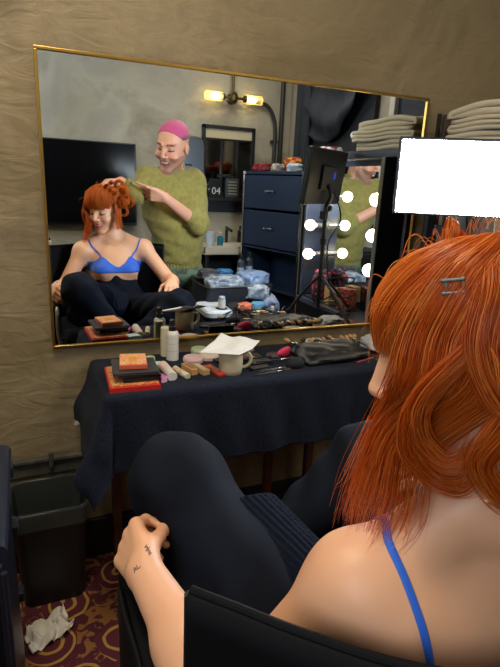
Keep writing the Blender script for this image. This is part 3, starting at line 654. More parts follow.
tag(obj('red_clip', loft(bmesh.new(), [[(1.215, -0.10, TZ), (1.24, -0.10, TZ), (1.24, -0.085, TZ), (1.215, -0.085, TZ)], [(1.226, -0.095, TZ + 0.03), (1.23, -0.095, TZ + 0.03), (1.23, -0.09, TZ + 0.03), (1.226, -0.09, TZ + 0.03)]]), mat('clip_red', 'c3283c', 0.4)), 'small red hair clip standing on the side table', 'clip')

# ================================================================ back of the room
t = thing('television', 'large black flat television hanging on the back wall', 'television', (0.30, YB, 1.27))
obj('screen_housing', B((0.0, 0.045, 0.04), (1.20, 0.05, 0.665), bev=0.006), mat('tv_housing', '0c0d10', 0.35), t)
obj('screen', B((0.0, 0.0715, 0.045), (1.175, 0.003, 0.635)), mat('tv_screen', '0a0c11', 0.16, spec=0.12), t)
obj('mounting_bracket', B((0, 0.013, 0.04), (0.3, 0.024, 0.2)), blk, t)
t = thing('media_console', 'low black console under the television, small bottles on it', 'cabinet', (0.30, YB + 0.20, 0))
obj('cabinet_body', B((0, 0, 0.41), (1.1, 0.36, 0.74), bev=0.005), blk2, t)
for x in (-0.27, 0.27):
    dd = obj('door', B((x, 0.187, 0.41), (0.52, 0.015, 0.68), bev=0.003), blk, t); obj('handle', B((x + (0.2 if x < 0 else -0.2), 0.20, 0.45), (0.012, 0.014, 0.12), bev=0.003), mb_f, dd)
for i, (x, h, c) in enumerate(((0.10, 0.13, '9aa6a4'), (0.17, 0.10, 'c9c5bb'))):
    simple_bottle('toiletry_bottle', ('tall grey-green bottle on the console at the mirror edge', 'short pale bottle on the console at the mirror edge')[i], 'bottle', (x, YB + 0.24, 0.78), [(0, 0), (0.025, 0), (0.026, h * 0.8), (0.012, h * 0.9), (0, h * 0.9)], mat('bt' + c, c, 0.4), bpl, [(0.012, h * 0.9), (0.012, h * 1.1), (0, h * 1.1)])

# steel towel dispenser with rounded top
t = thing('towel_dispenser', 'brushed steel dispenser with a rounded top on the back wall', 'dispenser', (1.36, YB, 1.40))
steel = mat('brushed_steel', '9aa7b5', 0.28, 1.0)
pf = [(-0.13, -0.30), (0.13, -0.30)] + [(0.13 - 0.09 + 0.09 * math.cos(a), 0.25 + 0.09 * math.sin(a)) for a in np.linspace(0, PI / 2, 8)] + [(-0.13 + 0.09 + 0.09 * math.cos(a), 0.25 + 0.09 * math.sin(a)) for a in np.linspace(PI / 2, PI, 8)]
bm = loft(bmesh.new(), [[(x, 0.0, z) for x, z in pf], [(x, 0.10, z) for x, z in pf], [(x * 0.92, 0.115, z * 0.97) for x, z in pf]]); obj('dispenser_shell', bm, steel, t)
obj('window_slot', B((-0.02, 0.1165, 0.10), (0.06, 0.004, 0.014)), blk, t)
# wall-hung mirror cabinet
t = thing('framed_mirror', 'black framed square mirror on the back wall below the sconce', 'mirror', (1.74, YB, 1.25))
fr = mat('frame_black', '1c1e22', 0.45); w2, h2 = 0.50, 0.60
bm = bmesh.new()
for x in (-w2 / 2 + 0.014, w2 / 2 - 0.014): box(bm, (x, 0.02, h2 / 2), (0.028, 0.04, h2), bev=0.002)
for z in (0.014, h2 - 0.014): box(bm, (0, 0.02, z), (w2, 0.04, 0.028), bev=0.002)
box(bm, (0, 0.02, h2 - 0.115), (w2, 0.034, 0.016), bev=0.002)
for x in (-0.065, 0.085): box(bm, (x, 0.018, h2 / 2 - 0.05), (0.016, 0.022, h2 - 0.13), bev=0.002)
obj('frame', bm, fr, t)
obj('light_strip', B((0, 0.012, h2 - 0.068), (w2 - 0.05, 0.015, 0.078)), mat('strip_cream', 'cfc3a0', 0.6), t)
obj('glass', B((0, 0.010, h2 / 2 - 0.045), (w2 - 0.05, 0.010, h2 - 0.15)), mat('old_mirror', '8d897e', 0.08, 1.0), t)
t = thing('black_shelf', 'dark shelf board on the back wall under the framed mirror', 'shelf', (1.785, YB, 1.16))
obj('shelf_board', B((0, 0.06, 0.06), (0.57, 0.12, 0.03), bev=0.003), fr, t); obj('shelf_rail', B((0, 0.015, 0.0), (0.57, 0.03, 0.11), bev=0.003), mat('rail_dark', '23272e', 0.5), t)
def text(name, body, size, m, parent, loc, rot, mirror=False, depth=0.001):
    cu = bpy.data.curves.new(name, 'FONT'); cu.body = body; cu.size = size; cu.extrude = depth; cu.align_x = 'CENTER'; cu.align_y = 'CENTER'
    o = bpy.data.objects.new('tmp', cu); COL.objects.link(o); dg = bpy.context.evaluated_depsgraph_get(); dg.update()
    me = bpy.data.meshes.new_from_object(o.evaluated_get(dg)); bpy.data.objects.remove(o)
    if mirror: me.transform(Matrix.Scale(-1, 4, (1, 0, 0))); me.flip_normals()
    q = link(name, me, m, parent); me.materials.clear(); me.materials.append(m); q.location = loc; q.rotation_euler = rot; return q
t = thing('number_box', 'small black box with white number 04 on the shelf under the mirror', 'box', (1.60, YB + 0.075, 1.236))
obj('box_body', B((0, 0, 0.08), (0.12, 0.07, 0.16), bev=0.004), blk, t)
text('number', '04', 0.085, mat('number_white', 'c9ccc9', 0.6), t, (-0.0, 0.0365, 0.055), (PI / 2, 0, PI), mirror=True)
t = thing('small_radio', 'small grey box with horizontal slots on the shelf beside the number box', 'radio', (1.755, YB + 0.075, 1.236))
obj('radio_body', B((0, 0, 0.085), (0.13, 0.07, 0.17), bev=0.008), mat('radio_grey', '3d3f40', 0.5), t)
for i in range(5): obj('slot', B((0, 0.036, 0.035 + 0.026 * i), (0.085, 0.004, 0.009)), mat('slot_pale', '9b9888', 0.5), t)
bag('dark_cloth', 'dark crumpled cap on top of the slotted grey box', 'cap', (1.70, YB + 0.075, 1.405), (0.16, 0.07, 0.04), blk2, 0.0, 13)
# conduit and second pipe in the corner
t = thing('conduit_pipe', 'black bent conduit pipe running from the sconce down the back wall', 'pipe', (2.18, YB + 0.03, 0))
bm = tube(bmesh.new(), [(-0.26, 0.02, 2.065), (-0.20, 0.02, 2.065), (-0.10, 0.02, 2.05), (-0.03, 0.02, 1.97), (0.0, 0.02, 1.84), (0.0, 0.02, 1.5), (0.0, 0.02, 0.2)], 0.018, n=12); obj('pipe_run', bm, mat('pipe_paint', '2c2b2a', 0.4), t)
for z in (1.75, 1.0): obj('pipe_clamp', B((0, 0.0, z), (0.06, 0.05, 0.025), bev=0.003), MATS['pipe_paint'], t)
tag(obj('riser_pipe', cyl(bmesh.new(), (2.245, YB + 0.04, 0.0), (2.245, YB + 0.04, ZC), 0.022), MATS['pipe_paint']), 'straight black riser pipe in the back corner beside the conduit', 'pipe')
# wall sconce with two glass shades
t = thing('wall_sconce', 'brass wall sconce with two glowing glass shades on the back wall', 'wall lamp', (1.752, YB, 2.075))
br = mat('aged_brass', '7a6a48', 0.35, 1.0)
obj('backplate', LA([(0, 0), (0.035, 0), (0.045, 0.01), (0.03, 0.03), (0, 0.035)], 20, rot=(-PI / 2, 0, 0)), br, t)
obj('stem', cyl(bmesh.new(), (0, 0.03, 0), (0, 0.10, 0.0), 0.016), br, t)
obj('hanger_pipe', cyl(bmesh.new(), (0, 0.06, 0), (0, 0.06, 0.62), 0.011), br, t)
obj('hub', LA([(0, -0.05), (0.02, -0.045), (0.034, -0.02), (0.034, 0.02), (0.02, 0.045), (0, 0.05)], 18, loc=(0, 0.09, 0)), br, t)
mg = mat('shade_glow', 'fff0b8', 0.3, emit=11.0, ecol='ffe08a')
mgl = mat('shade_glass', 'ffe9a8', 0.1, alpha=0.35, emit=0.9, ecol='ffdf8a')
for sx in (-1, 1):
    obj('arm', cyl(bmesh.new(), (sx * 0.02, 0.09, 0), (sx * 0.10, 0.09, 0.0), 0.011), br, t)
    obj('cup', LA([(0.012, 0), (0.028, 0.006), (0.03, 0.03), (0.02, 0.034)], 16, loc=(sx * 0.085, 0.09, 0), rot=(0, sx * PI / 2, 0)), br, t)
    sh = obj('glass_shade', LA([(0.036, 0.0), (0.038, 0.01), (0.038, 0.15), (0.034, 0.15)], 20, loc=(sx * 0.11, 0.09, 0), rot=(0, sx * PI / 2, 0)), mgl, t, True)
    obj('glowing_bulb', LA([(0, 0), (0.018, 0.01), (0.028, 0.045), (0.026, 0.08), (0, 0.10)], 16, loc=(sx * 0.118, 0.09, 0), rot=(0, sx * PI / 2, 0)), mg, sh, True)
# washbasin on a black stand
t = thing('washbasin', 'white rectangular washbasin on a black open stand at the back wall', 'sink', (1.70, -2.72, 0))
ceram = mat('ceramic', 'd8d0bc', 0.15, coat=0.3); zz = 0.835
bm = bmesh.new(); 
box(bm, (0, 0, zz - 0.055), (0.60, 0.42, 0.025)); box(bm, (-0.285, 0, zz - 0.03), (0.03, 0.42, 0.06), bev=0.004); box(bm, (0.285, 0, zz - 0.03), (0.03, 0.42, 0.06), bev=0.004); box(bm, (0, 0.19, zz - 0.03), (0.60, 0.04, 0.06), bev=0.004); box(bm, (0, -0.15, zz - 0.03), (0.60, 0.12, 0.06), bev=0.004)
obj('basin', bm, ceram, t); obj('basin_front', B((0, 0.2125, zz - 0.03), (0.60, 0.006, 0.06), bev=0.002), ceram, t)
for lx in (-0.27, 0.27):
    for ly in (-0.18, 0.18): obj('leg', B((lx, ly, 0.385), (0.025, 0.025, 0.77)), blk, t)
obj('lower_shelf', B((0, 0, 0.45), (0.56, 0.38, 0.02)), blk, t)
obj('back_panel', B((0, -0.195, 0.6), (0.54, 0.01, 0.30)), blk2, t)
fc = obj('faucet', TU([(0.02, -0.14, zz), (0.02, -0.14, zz + 0.10), (0.02, -0.12, zz + 0.125), (0.02, -0.02, zz + 0.115)], 0.014), blk, t)
obj('faucet_lever', B((0.02, -0.14, zz + 0.14), (0.012, 0.05, 0.012), bev=0.003), blk, fc)
obj('drain_slot', LA([(0, 0), (0.02, 0), (0.02, 0.004), (0, 0.004)], 16, loc=(0.02, 0.04, zz - 0.042)), blk, t)
tag(obj('paper_cup', LA([(0, 0.0), (0.030, 0.0), (0.042, 0.115), (0.044, 0.118), (0.040, 0.116), (0.028, 0.006), (0, 0.006)], 24, loc=(1.475, -2.60, zz)), mat('cup_blue_white', 'c3cdd6', 0.6)), 'white paper cup on the near corner of the washbasin', 'cup')
simple_bottle('soap_bottle', 'teal blue soap bottle with pump beside the paper cup', 'bottle', (1.575, -2.63, zz), [(0, 0), (0.026, 0), (0.027, 0.07), (0.010, 0.085), (0, 0.085)], mat('soap_teal', '2c7f9a', 0.25), wpl, [(0.008, 0.085), (0.008, 0.11), (0.02, 0.112), (0.0, 0.118)])
simple_bottle('shampoo_bottle', 'dark bottle standing right of the washbasin tap', 'bottle', (1.86, -2.87, zz + 0.001), [(0, 0), (0.026, 0), (0.027, 0.10), (0.012, 0.12), (0, 0.12)], bpl, bpl, [(0.012, 0.12), (0.012, 0.15), (0, 0.15)])
# steel blue chest of drawers
t = thing('drawer_chest', 'tall dark blue metal drawer chest with chrome edges', 'chest of drawers', (1.93, -2.092, 0), math.radians(74.8))
mch = mat('chest_blue', '2b3850', 0.35, 0.3); chrome = mat('chrome', 'c6ced8', 0.15, 1.0)
w3, h3, d3 = 0.70, 1.465, 0.32
bm = bmesh.new()
box(bm, (0, -0.145, h3 / 2), (w3, 0.01, h3)); box(bm, (-w3 / 2 + 0.008, 0, h3 / 2), (0.016, d3, h3), bev=0.002); box(bm, (w3 / 2 - 0.008, 0, h3 / 2), (0.016, d3, h3), bev=0.002)
box(bm, (0, 0, h3 - 0.012), (w3, d3, 0.024), bev=0.003); box(bm, (0, 0, 0.02), (w3, d3, 0.04)); box(bm, (0, 0, 0.865), (w3 - 0.03, d3 - 0.02, 0.015)); box(bm, (0, 0, 0.55), (w3 - 0.03, d3 - 0.02, 0.015))
obj('carcass', bm, mch, t)
for x in (-w3 / 2 + 0.006, w3 / 2 - 0.006): obj('chrome_edge', B((x, d3 / 2 + 0.004, h3 / 2), (0.022, 0.016, h3), bev=0.004), chrome, t)
for z0_, z1_ in ((1.175, 1.435), (0.88, 1.165)):
    dr_ = obj('drawer', B((0, d3 / 2 - 0.002, (z0_ + z1_) / 2), (w3 - 0.045, 0.02, z1_ - z0_ - 0.008), bev=0.004), mch, t)
    obj('drawer_handle', TU([(-0.045, d3 / 2 + 0.006, (z0_ + z1_) / 2 + 0.01), (-0.04, d3 / 2 + 0.028, (z0_ + z1_) / 2 + 0.01), (0.04, d3 / 2 + 0.028, (z0_ + z1_) / 2 + 0.01), (0.045, d3 / 2 + 0.006, (z0_ + z1_) / 2 + 0.01)], 0.008), chrome, dr_)
obj('side_handle', B((-w3 / 2 - 0.012, 0.10, 1.16), (0.02, 0.05, 0.04), bev=0.004), chrome, t)
for i, (x, y, c, c2, s_, lab) in enumerate(((1.80, -2.27, '8a2230', '5a1820', (0.16, 0.16, 0.07), 'dark red cloth roll at the left of the chest top'), (1.85, -2.12, 'b3a8a0', '8a7a78', (0.10, 0.10, 0.065), 'pale grey pouch in the middle of the chest top'), (1.99, -2.14, 'a8252c', 'd8a02c', (0.14, 0.16, 0.13), 'red and yellow patterned cloth bundle on the chest top'), (1.90, -1.93, 'a9bcd2', 'd0d8e0', (0.12, 0.12, 0.07), 'pale blue cloth bundle at the right end of the chest top'))):
    bag('cloth_bundle', lab, 'cloth', (x, y, h3), s_, mat('bundle%d' % i, c, 0.8, vary=(18, c2, 0.5, 0.58)), 0.2 * i, 20 + i)
# ================================================================ things on the makeup table (real side)
Z0 = TZ + 0.002
palr = 0.20
# palettes, left corner
rot0 = -0.06
t = thing('floral_box', 'flat red box with gold floral print under the black palettes', 'box', (0.262, -0.245, Z0), rot0)
red = mat('box_red', 'c02a22', 0.4)
obj('box_tray', B((0, 0, 0.009), (0.142, 0.178, 0.018), bev=0.002), red, t)
obj('printed_lid', B((0, 0, 0.0195), (0.132, 0.168, 0.003)), pattern_mat('red_gold_print', 'b8402c', 'd8a860', 85), t)
def palette(label, x, y, z, w_, d_, h_, rz, m, group=None):
    t = thing('eyeshadow_palette', label, 'palette', (x, y, z), rz, group)
    obj('palette_base', B((0, 0, h_ * 0.25), (w_, d_, h_ * 0.46), bev=0.002), m, t); obj('palette_lid', B((0, 0, h_ * 0.75), (w_, d_, h_ * 0.46), bev=0.002), m, t)
    obj('hinge', TU([(-w_ * 0.35, d_ / 2, h_ / 2), (w_ * 0.35, d_ / 2, h_ / 2)], 0.002, smooth=False), m, t)
    return t
mpb = mat('palette_black', '17181c', 0.3); mpd = mat('palette_dark_grey', '2b2c30', 0.4)
palette('thick black makeup palette lying on the red floral box', 0.282, -0.262, Z0 + 0.0215, 0.108, 0.105, 0.020, -0.02, mpb)
palette('wide dark grey palette on top of the thick black one', 0.270, -0.250, Z0 + 0.042, 0.128, 0.130, 0.010, -0.10, mpd)
t = thing('orange_print_box', 'orange and gold printed palette box on top of the dark palettes', 'box', (0.268, -0.240, Z0 + 0.0525), -0.16)
obj('box_body', B((0, 0, 0.007), (0.078, 0.100, 0.014), bev=0.0015), mat('box_coral', 'd8684a', 0.45), t)
obj('printed_top', B((0, 0, 0.0147), (0.074, 0.096, 0.0015)), pattern_mat('coral_gold_print', 'dd7a52', 'e6c07c', 120), t)
obj('gold_emblem', B((0.0, 0.0, 0.0160), (0.022, 0.034, 0.001)), mat('emblem_gold', 'd8952e', 0.35), t)
t = thing('compact_box', 'light teal box behind the stacked palettes', 'box', (0.345, -0.165, Z0), -0.2)
obj('box_body', B((0, 0, 0.009), (0.045, 0.035, 0.018), bev=0.002), mat('box_teal', '7fb0b8', 0.4), t); obj('box_lid', B((0, 0, 0.020), (0.046, 0.036, 0.004), bev=0.0015), mat('box_teal_lid', 'b9cfc6', 0.4), t)
t = thing('pink_carton', 'small magenta pink carton next to the palettes', 'carton', (0.339, -0.262, Z0), 0.35)
obj('carton_body', B((0, 0, 0.010), (0.022, 0.060, 0.020), bev=0.001), mat('carton_pink', 'c25a92', 0.5), t); obj('carton_flap', B((0, -0.0305, 0.010), (0.020, 0.001, 0.018)), mat('carton_flap', 'd9a9c4', 0.5), t)
def lying_tube(name, label, cat, a, b, r, m, capm, capf=0.25, group=None, rc=None):
    a = Vector(a); b = Vector(b); Ln = (b - a).length; t = thing(name, label, cat, tuple(a), 0, group)
    t.rotation_euler = (b - a).to_track_quat('Z', 'Y').to_euler(); rc = rc or r
    obj('tube_body', LA([(0, 0), (r * 0.9, 0), (r, r * 0.2), (r, Ln * (1 - capf)), (0, Ln * (1 - capf))], 20), m, t)
    obj('cap', LA([(0, Ln * (1 - capf)), (rc, Ln * (1 - capf) + 0.001), (rc, Ln - 0.001), (rc * 0.93, Ln), (0, Ln)], 20), capm, t)
    return t
lying_tube('lotion_tube', 'pale pinkish lotion tube lying with its clear cap to the front', 'tube', (0.372, -0.175, Z0 + 0.0155), (0.376, -0.283, Z0 + 0.0155), 0.0155, mat('tube_pale', 'd8bfae', 0.35), mat('tube_cap', 'd9d2cb', 0.2), 0.3)
lying_tube('foundation_tube', 'slim beige concealer tube lying next to the lotion tube', 'tube', (0.405, -0.200, Z0 + 0.010), (0.425, -0.280, Z0 + 0.010), 0.010, mat('tube_beige', 'c9ae84', 0.4, vary=(60, 'e2d7c0', 0.5, 0.55)), mat('cap_ivory', 'd9cfae', 0.4), 0.3)
def carton(name, label, cat, c, s, rz, m, m2):
    t = thing(name, label, cat, c, rz); obj('carton_body', B((0, 0, s[2] / 2), s, bev=0.001), m, t); obj('printed_label', B((0, 0.0, s[2] + 0.0004), (s[0] * 0.6, s[1] * 0.7, 0.0008)), m2, t); return t
carton('cosmetic_carton', 'tan carton with brown print lying between tube and plain carton', 'carton', (0.447, -0.222, Z0), (0.021, 0.070, 0.021), 0.22, mat('carton_tan', 'c89a68', 0.5), mat('carton_brown', '9c6a3a', 0.5))
carton('cosmetic_carton', 'pale gold carton lying just left of the red packet', 'carton', (0.480, -0.232, Z0), (0.022, 0.075, 0.020), 0.25, mat('carton_gold', 'bfa372', 0.45), mat('carton_cream', 'd9c8a2', 0.5))
t = thing('red_packet', 'flat red cosmetics packet beside the mug', 'packet', (0.524, -0.242, Z0 + 0.001), 0.28)
obj('packet_body', B((0, 0, 0.005), (0.034, 0.100, 0.010), bev=0.003), mat('packet_red', 'bf3524', 0.35), t); obj('packet_window', B((0, 0.005, 0.0104), (0.018, 0.060, 0.0012)), mat('packet_orange', 'cf6a44', 0.3), t)
# bottles
t = thing('spray_bottle', 'tall white spray bottle with a black pump, standing at the back', 'bottle', (0.427, -0.090, Z0))
obj('bottle_body', LA([(0, 0), (0.0195, 0), (0.0205, 0.002), (0.0205, 0.092), (0.017, 0.099), (0.010, 0.104), (0, 0.104)], 28), wpl, t, False)
for z in (0.035, 0.06, 0.078): obj('label_line', LA([(0.0205, z), (0.0207, z), (0.0207, z + 0.0012), (0.0205, z + 0.0012)], 28), mat('print_grey', 'a9a7a0', 0.6), t)
obj('pump', LA([(0.0125, 0.103), (0.0128, 0.118), (0.010, 0.119), (0.0095, 0.124), (0.0105, 0.126), (0.0100, 0.138), (0.006, 0.141), (0, 0.141)], 20), bpl, t)
obj('nozzle', cyl(bmesh.new(), (0.0, -0.008, 0.133), (0.0, -0.014, 0.133), 0.0018), bpl, t)
t = thing('cream_bottle', 'cream coloured cylinder bottle hidden behind the spray bottle', 'bottle', (0.414, -0.044, Z0))
obj('bottle_body', LA([(0, 0), (0.015, 0), (0.016, 0.002), (0.016, 0.07), (0, 0.07)], 24), cream, t); obj('cap', LA([(0.0155, 0.071), (0.0155, 0.100), (0.014, 0.103), (0, 0.103)], 24), cream, t)
# powder compacts
def compact(label, x, y, r, c, rz=0, cat='compact', dark=False, name='powder_compact'):
    t = thing(name, label, cat, (x, y, Z0), rz)
    obj('compact_base', LA([(0, 0), (r * 0.93, 0), (r, 0.003), (r, 0.009), (0, 0.009)], 28), mat('cb' + c, c, 0.3), t); obj('compact_lid', LA([(0, 0.0095), (r, 0.0095), (r, 0.013), (r * 0.9, 0.019), (0, 0.020)], 28), mat('cb' + c, c, 0.3), t)
    return t
compact('round pale pink powder compact behind the cartons', 0.487, -0.130, 0.034, 'd8b4b4')
compact('round cream pink powder compact behind the mug', 0.548, -0.115, 0.034, 'd9c4b4')
compact('pale green compact close to the mirror', 0.535, -0.045, 0.030, 'b3c4a0')
compact('tiny pale green disc close to the mirror behind the tubes', 0.350, -0.095, 0.017, 'c3cdb4')
tag(obj('black_compact', B((0.575, -0.150, Z0 + 0.006), (0.05, 0.04, 0.012), rot=(0, 0, 0.2), bev=0.003), mpb), 'square black compact behind the mug', 'compact')
# mug with paper on top
t = thing('mug', 'plain cream ceramic mug with a rounded handle', 'mug', (0.570, -0.262, Z0), 0.0)
mm = mat('mug_cream', 'cdbf9f', 0.3, coat=0.3)
obj('mug_body', LA([(0, 0), (0.032, 0), (0.035, 0.003), (0.0375, 0.020), (0.0375, 0.078), (0.036, 0.080), (0.0345, 0.078), (0.0345, 0.008), (0, 0.006)], 36), mm, t, True)
obj('mug_handle', TU([(0.034, -0.004, 0.064), (0.052, -0.010, 0.066), (0.062, -0.013, 0.052), (0.060, -0.012, 0.032), (0.046, -0.008, 0.020), (0.034, -0.004, 0.020)], 0.0055, n=10), mm, t, True)
n_ = 30; U, Vv = np.meshgrid(np.linspace(-1, 1, n_), np.linspace(-1, 1, n_), indexing='ij')
P = np.zeros(U.shape + (3,)); ca, sa = math.cos(-0.62), math.sin(-0.62)
lx = U * 0.062 + 0.020 * Vv; ly = Vv * 0.058 + 0.01 * U
P[..., 0] = 0.570 + lx * ca - ly * sa - 0.005; P[..., 1] = -0.262 + lx * sa + ly * ca
P[..., 2] = Z0 + 0.083 + 0.014 * Vv + 0.003 * np.sin(U * 5 + Vv) - 0.012 * np.maximum(np.hypot(U, Vv) - 0.8, 0) * (U > 0) + 0.012 * np.maximum(-U - 0.4, 0) + 0.015 * np.maximum(Vv - 0.4, 0)
P[..., 2] = np.maximum(P[..., 2], Z0 + 0.0808)
tag(cloth_obj('paper_napkin', P, 0.001, mat('napkin', 'dcdad6', 0.9, bump=(90, 0.5, 0.002))), 'white paper napkin laid over the cream mug', 'napkin')
# open mirrored palette
t = thing('open_compact', 'open black compact, its tilted mirror lid facing forward', 'compact', (0.670, -0.135, Z0), 0.06)
obj('compact_tray', B((0, -0.02, 0.006), (0.098, 0.055, 0.012), bev=0.002), mpb, t)
for i in range(4): obj('pan', B((-0.034 + 0.0225 * i, -0.02, 0.0125), (0.018, 0.036, 0.0015)), mat('pan%d' % i, ('8c5a4a', '5a3a34', 'b08468', '3c2c2c')[i], 0.8), t)
ld = obj('mirror_lid', B((0, 0.034, 0.034), (0.098, 0.004, 0.056), rot=(-0.62, 0, 0), bev=0.001), mpb, t)
obj('lid_mirror', B((0, 0.0318, 0.0353), (0.088, 0.001, 0.048), rot=(-0.62, 0, 0)), mat('lid_silver', 'dfe8f0', 0.05, 1.0), ld)
# black slabs, round dark compact, puff, brushes
palette('slim black palette between the mug and the brushes', 0.698, -0.210, Z0, 0.075, 0.045, 0.012, 0.1, mpb)
palette('black flat case under the brushes, right of the mug', 0.672, -0.262, Z0, 0.07, 0.030, 0.012, 0.12, mpb)
compact('dark purple round compact in front of the brush bag', 0.765, -0.172, 0.026, '3a2230', name='dark_compact')
t = thing('powder_puff', 'bright pink teardrop makeup sponge leaning by the brush bag', 'sponge', (0.800, -0.178, Z0 + 0.022), 0.2)
t.rotation_euler = (0.25, 0, 0.3); b = bmesh.new(); bmesh.ops.create_uvsphere(b, u_segments=24, v_segments=16, radius=1.0)
for v in b.verts: v.co = Vector((v.co.x * 0.032, v.co.y * 0.010 * (1 - 0.2 * v.co.x), v.co.z * 0.020 * (1 + 0.35 * v.co.x)))
obj('puff_body', b, mat('puff_pink', 'dc3c62', 0.7), t, True)
t = thing('powder_brush', 'large black powder brush lying in front of the brush bag', 'makeup brush', (0.655, -0.300, Z0 + 0.006)); t.rotation_euler = (0, 0, 0.13)
obj('handle', LA([(0, 0), (0.004, 0.002), (0.0055, 0.04), (0.0045, 0.085)], 14, rot=(0, PI / 2, 0)), mb_h, t, True); obj('ferrule', LA([(0.0048, 0.083), (0.0085, 0.105), (0, 0.105)], 14, rot=(0, PI / 2, 0)), mpb, t, True)
obj('bristles', LA([(0.0085, 0.104), (0.017, 0.125), (0.021, 0.142), (0.018, 0.158), (0.009, 0.166), (0, 0.168)], 20, loc=(0, 0, 0.012), rot=(0, PI / 2 , 0)), mat('bristle_black', '1a1b22', 0.95), t, True)
for i, (x, y, a, lab) in enumerate(((0.625, -0.318, 0.16, 'thin black pencil brush lying at the table front edge'), (0.640, -0.285, 0.10, 'thin black brush lying just behind the front pencil brush'), (0.668, -0.238, 0.05, 'black brush lying beside the slim black palette'))):
    place_brush(0, x, y, Z0 + (0.0045 if i < 2 else 0.018), a, lab, 'loose brushes right of the mug', s=0.85)
# brush bag
t = thing('brush_bag', 'black soft zipped brush bag lying on the towel at the right', 'bag', (0.965, -0.205, Z0))
bd = Body(0.0035, (-0.14, -0.13, -0.01), (0.16, 0.13, 0.09))
bd.ell((0.0, -0.01, 0.020), (0.135, 0.085, 0.026), k=0.004); bd.ell((-0.06, 0.0, 0.034), (0.060, 0.062, 0.018), k=0.012); bd.ell((0.06, 0.01, 0.036), (0.070, 0.06, 0.016), k=0.010)
bd.cone((-0.115, -0.078, 0.010), (0.125, -0.055, 0.014), 0.012, k=0.012); bd.cone((-0.11, 0.05, 0.014), (0.12, 0.06, 0.014), 0.014, k=0.012); bd.cone((-0.12, -0.07, 0.012), (-0.11, 0.05, 0.014), 0.012, k=0.012)
X, Y, Z_ = bd.grid(); bd.v = np.maximum(bd.v, (-(Z_ - 0.001)).astype(np.float32)); bd.v += (0.0022 * np.sin(X * 70 + Y * 30) * np.sin(Y * 80 + 2) ).astype(np.float32) * (Z_ > 0.02)
bd.mesh('bag_body', mat('bag_leather', '0e1014', 0.42, bump=(90, 0.5, 0.002)), t, 1)
obj('zip', TU([(-0.11, -0.062, 0.031), (-0.02, -0.06, 0.041), (0.06, -0.05, 0.042), (0.12, -0.035, 0.034)], 0.0025), mat('zip_dark', '33363c', 0.35, 0.6), t)
rb = random.Random(5)
for i in range(15):
    x = 0.855 + 0.018 * i + rb.uniform(-.006, .006); a = PI / 2 + rb.uniform(-0.5, 0.5)
    kd = rb.choice((0, 1, 1)); r = place_brush(kd, x - 0.06 * math.cos(a), -0.205 - 0.04 * math.sin(a), Z0 + 0.042, a, ('dark bristled makeup brush poking out of the black brush bag', 'tan bristled makeup brush poking out of the black brush bag')[kd], ('dark brushes poking out of the brush bag', 'tan brushes poking out of the brush bag')[kd], pitch=-0.02 + rb.uniform(-.05, .05), s=0.82)
bag('cotton_pouch', 'crumpled clear and white wrapper behind the brush bag', 'wrapper', (0.975, -0.09, Z0), (0.08, 0.05, 0.035), mat('wrapper', 'a9aaa4', 0.3, vary=(30, '5c5c58', 0.5, 0.6)), 0.1, 31)
tag(obj('red_pencil', cyl(bmesh.new(), (1.02, -0.30, Z0 + 0.004), (1.11, -0.27, Z0 + 0.004), 0.0035), mat('pencil_red', '8a2430', 0.4)), 'thin dark red pencil lying at the right end of the cloth', 'pencil')
# ================================================================ people
V_ = lambda *a: np.array(a, float)
mskin = mat('skin_fair', 'e3b49c', 0.48, attr='Col', sss=0.12, bump=(180, 0.06, 0.001))
mskin2 = mat('skin_tan', 'c99478', 0.5, attr='Col', sss=0.08, bump=(180, 0.08, 0.001))
LIN = lambda h: np.array(srgb(h)[:3])

# ---------------------------------------------------------------- seated woman
HC = V_(0.414, -1.334, 1.178); HA = fr_axes((-0.60, 0.76, -0.22))
SL, SR = V_(0.290, -1.340, 0.962), V_(0.628, -1.318, 0.978)
EL, ER = V_(0.178, -1.285, 0.760), V_(0.760, -1.210, 0.790)
WL, WR = V_(0.126, -1.068, 0.806), V_(0.722, -1.035, 0.832)
def woman_body(b, arms=True):
    M_ = (SL + SR) / 2
    b.ell(M_ + V_(0, 0.010, -0.115), (0.128, 0.092, 0.150), k=0.03)
    b.ell((0.460, -1.290, 0.810), (0.112, 0.084, 0.130), k=0.04)
    b.ell((0.458, -1.270, 0.660), (0.165, 0.120, 0.115), k=0.05)
    for s_, S in ((-1, SL), (1, SR)):
        b.cone((0.445 + s_ * 0.025, -1.365, 1.055), S + V_(-s_ * 0.01, 0.0, 0.004), 0.034, 0.038, k=0.035)
        b.cone((0.462 + s_ * 0.03, -1.35, 0.965), S + V_(-s_ * 0.02, 0, -0.02), 0.055, 0.040, k=0.04)
        b.ell(M_ + V_(s_ * 0.068, 0.078, -0.110), (0.056, 0.050, 0.052), k=0.022)
        b.ell(M_ + V_(s_ * 0.080, -0.062, -0.075), (0.060, 0.034, 0.070), k=0.04)
        b.cone(S + V_(-s_ * 0.012, -0.028, -0.020), M_ + V_(s_ * 0.105, -0.050, -0.120), 0.036, 0.045, k=0.05)
        b.cone(S + V_(-s_ * 0.03, -0.03, -0.03), M_ + V_(s_ * 0.03, -0.062, -0.06), 0.04, 0.040, k=0.05)
    b.cone((0.450, -1.372, 1.045), HC - HA[2] * 0.055 - HA[1] * 0.018, 0.056, 0.049, k=0.03)
    if arms:
        for S, E_, W, q in ((SL, EL, WL, -1), (SR, ER, WR, 1)):
            b.ell(S + V_(q * 0.006, 0, -0.005), (0.041, 0.043, 0.045), k=0.03)
            b.cone(S, E_, 0.042, 0.040, k=0.03); b.cone(E_, W, 0.044, 0.0260, k=0.016)
            b.cone(E_ * 0.9 + W * 0.1, E_ * 0.55 + W * 0.45, 0.045, 0.043, k=0.02)
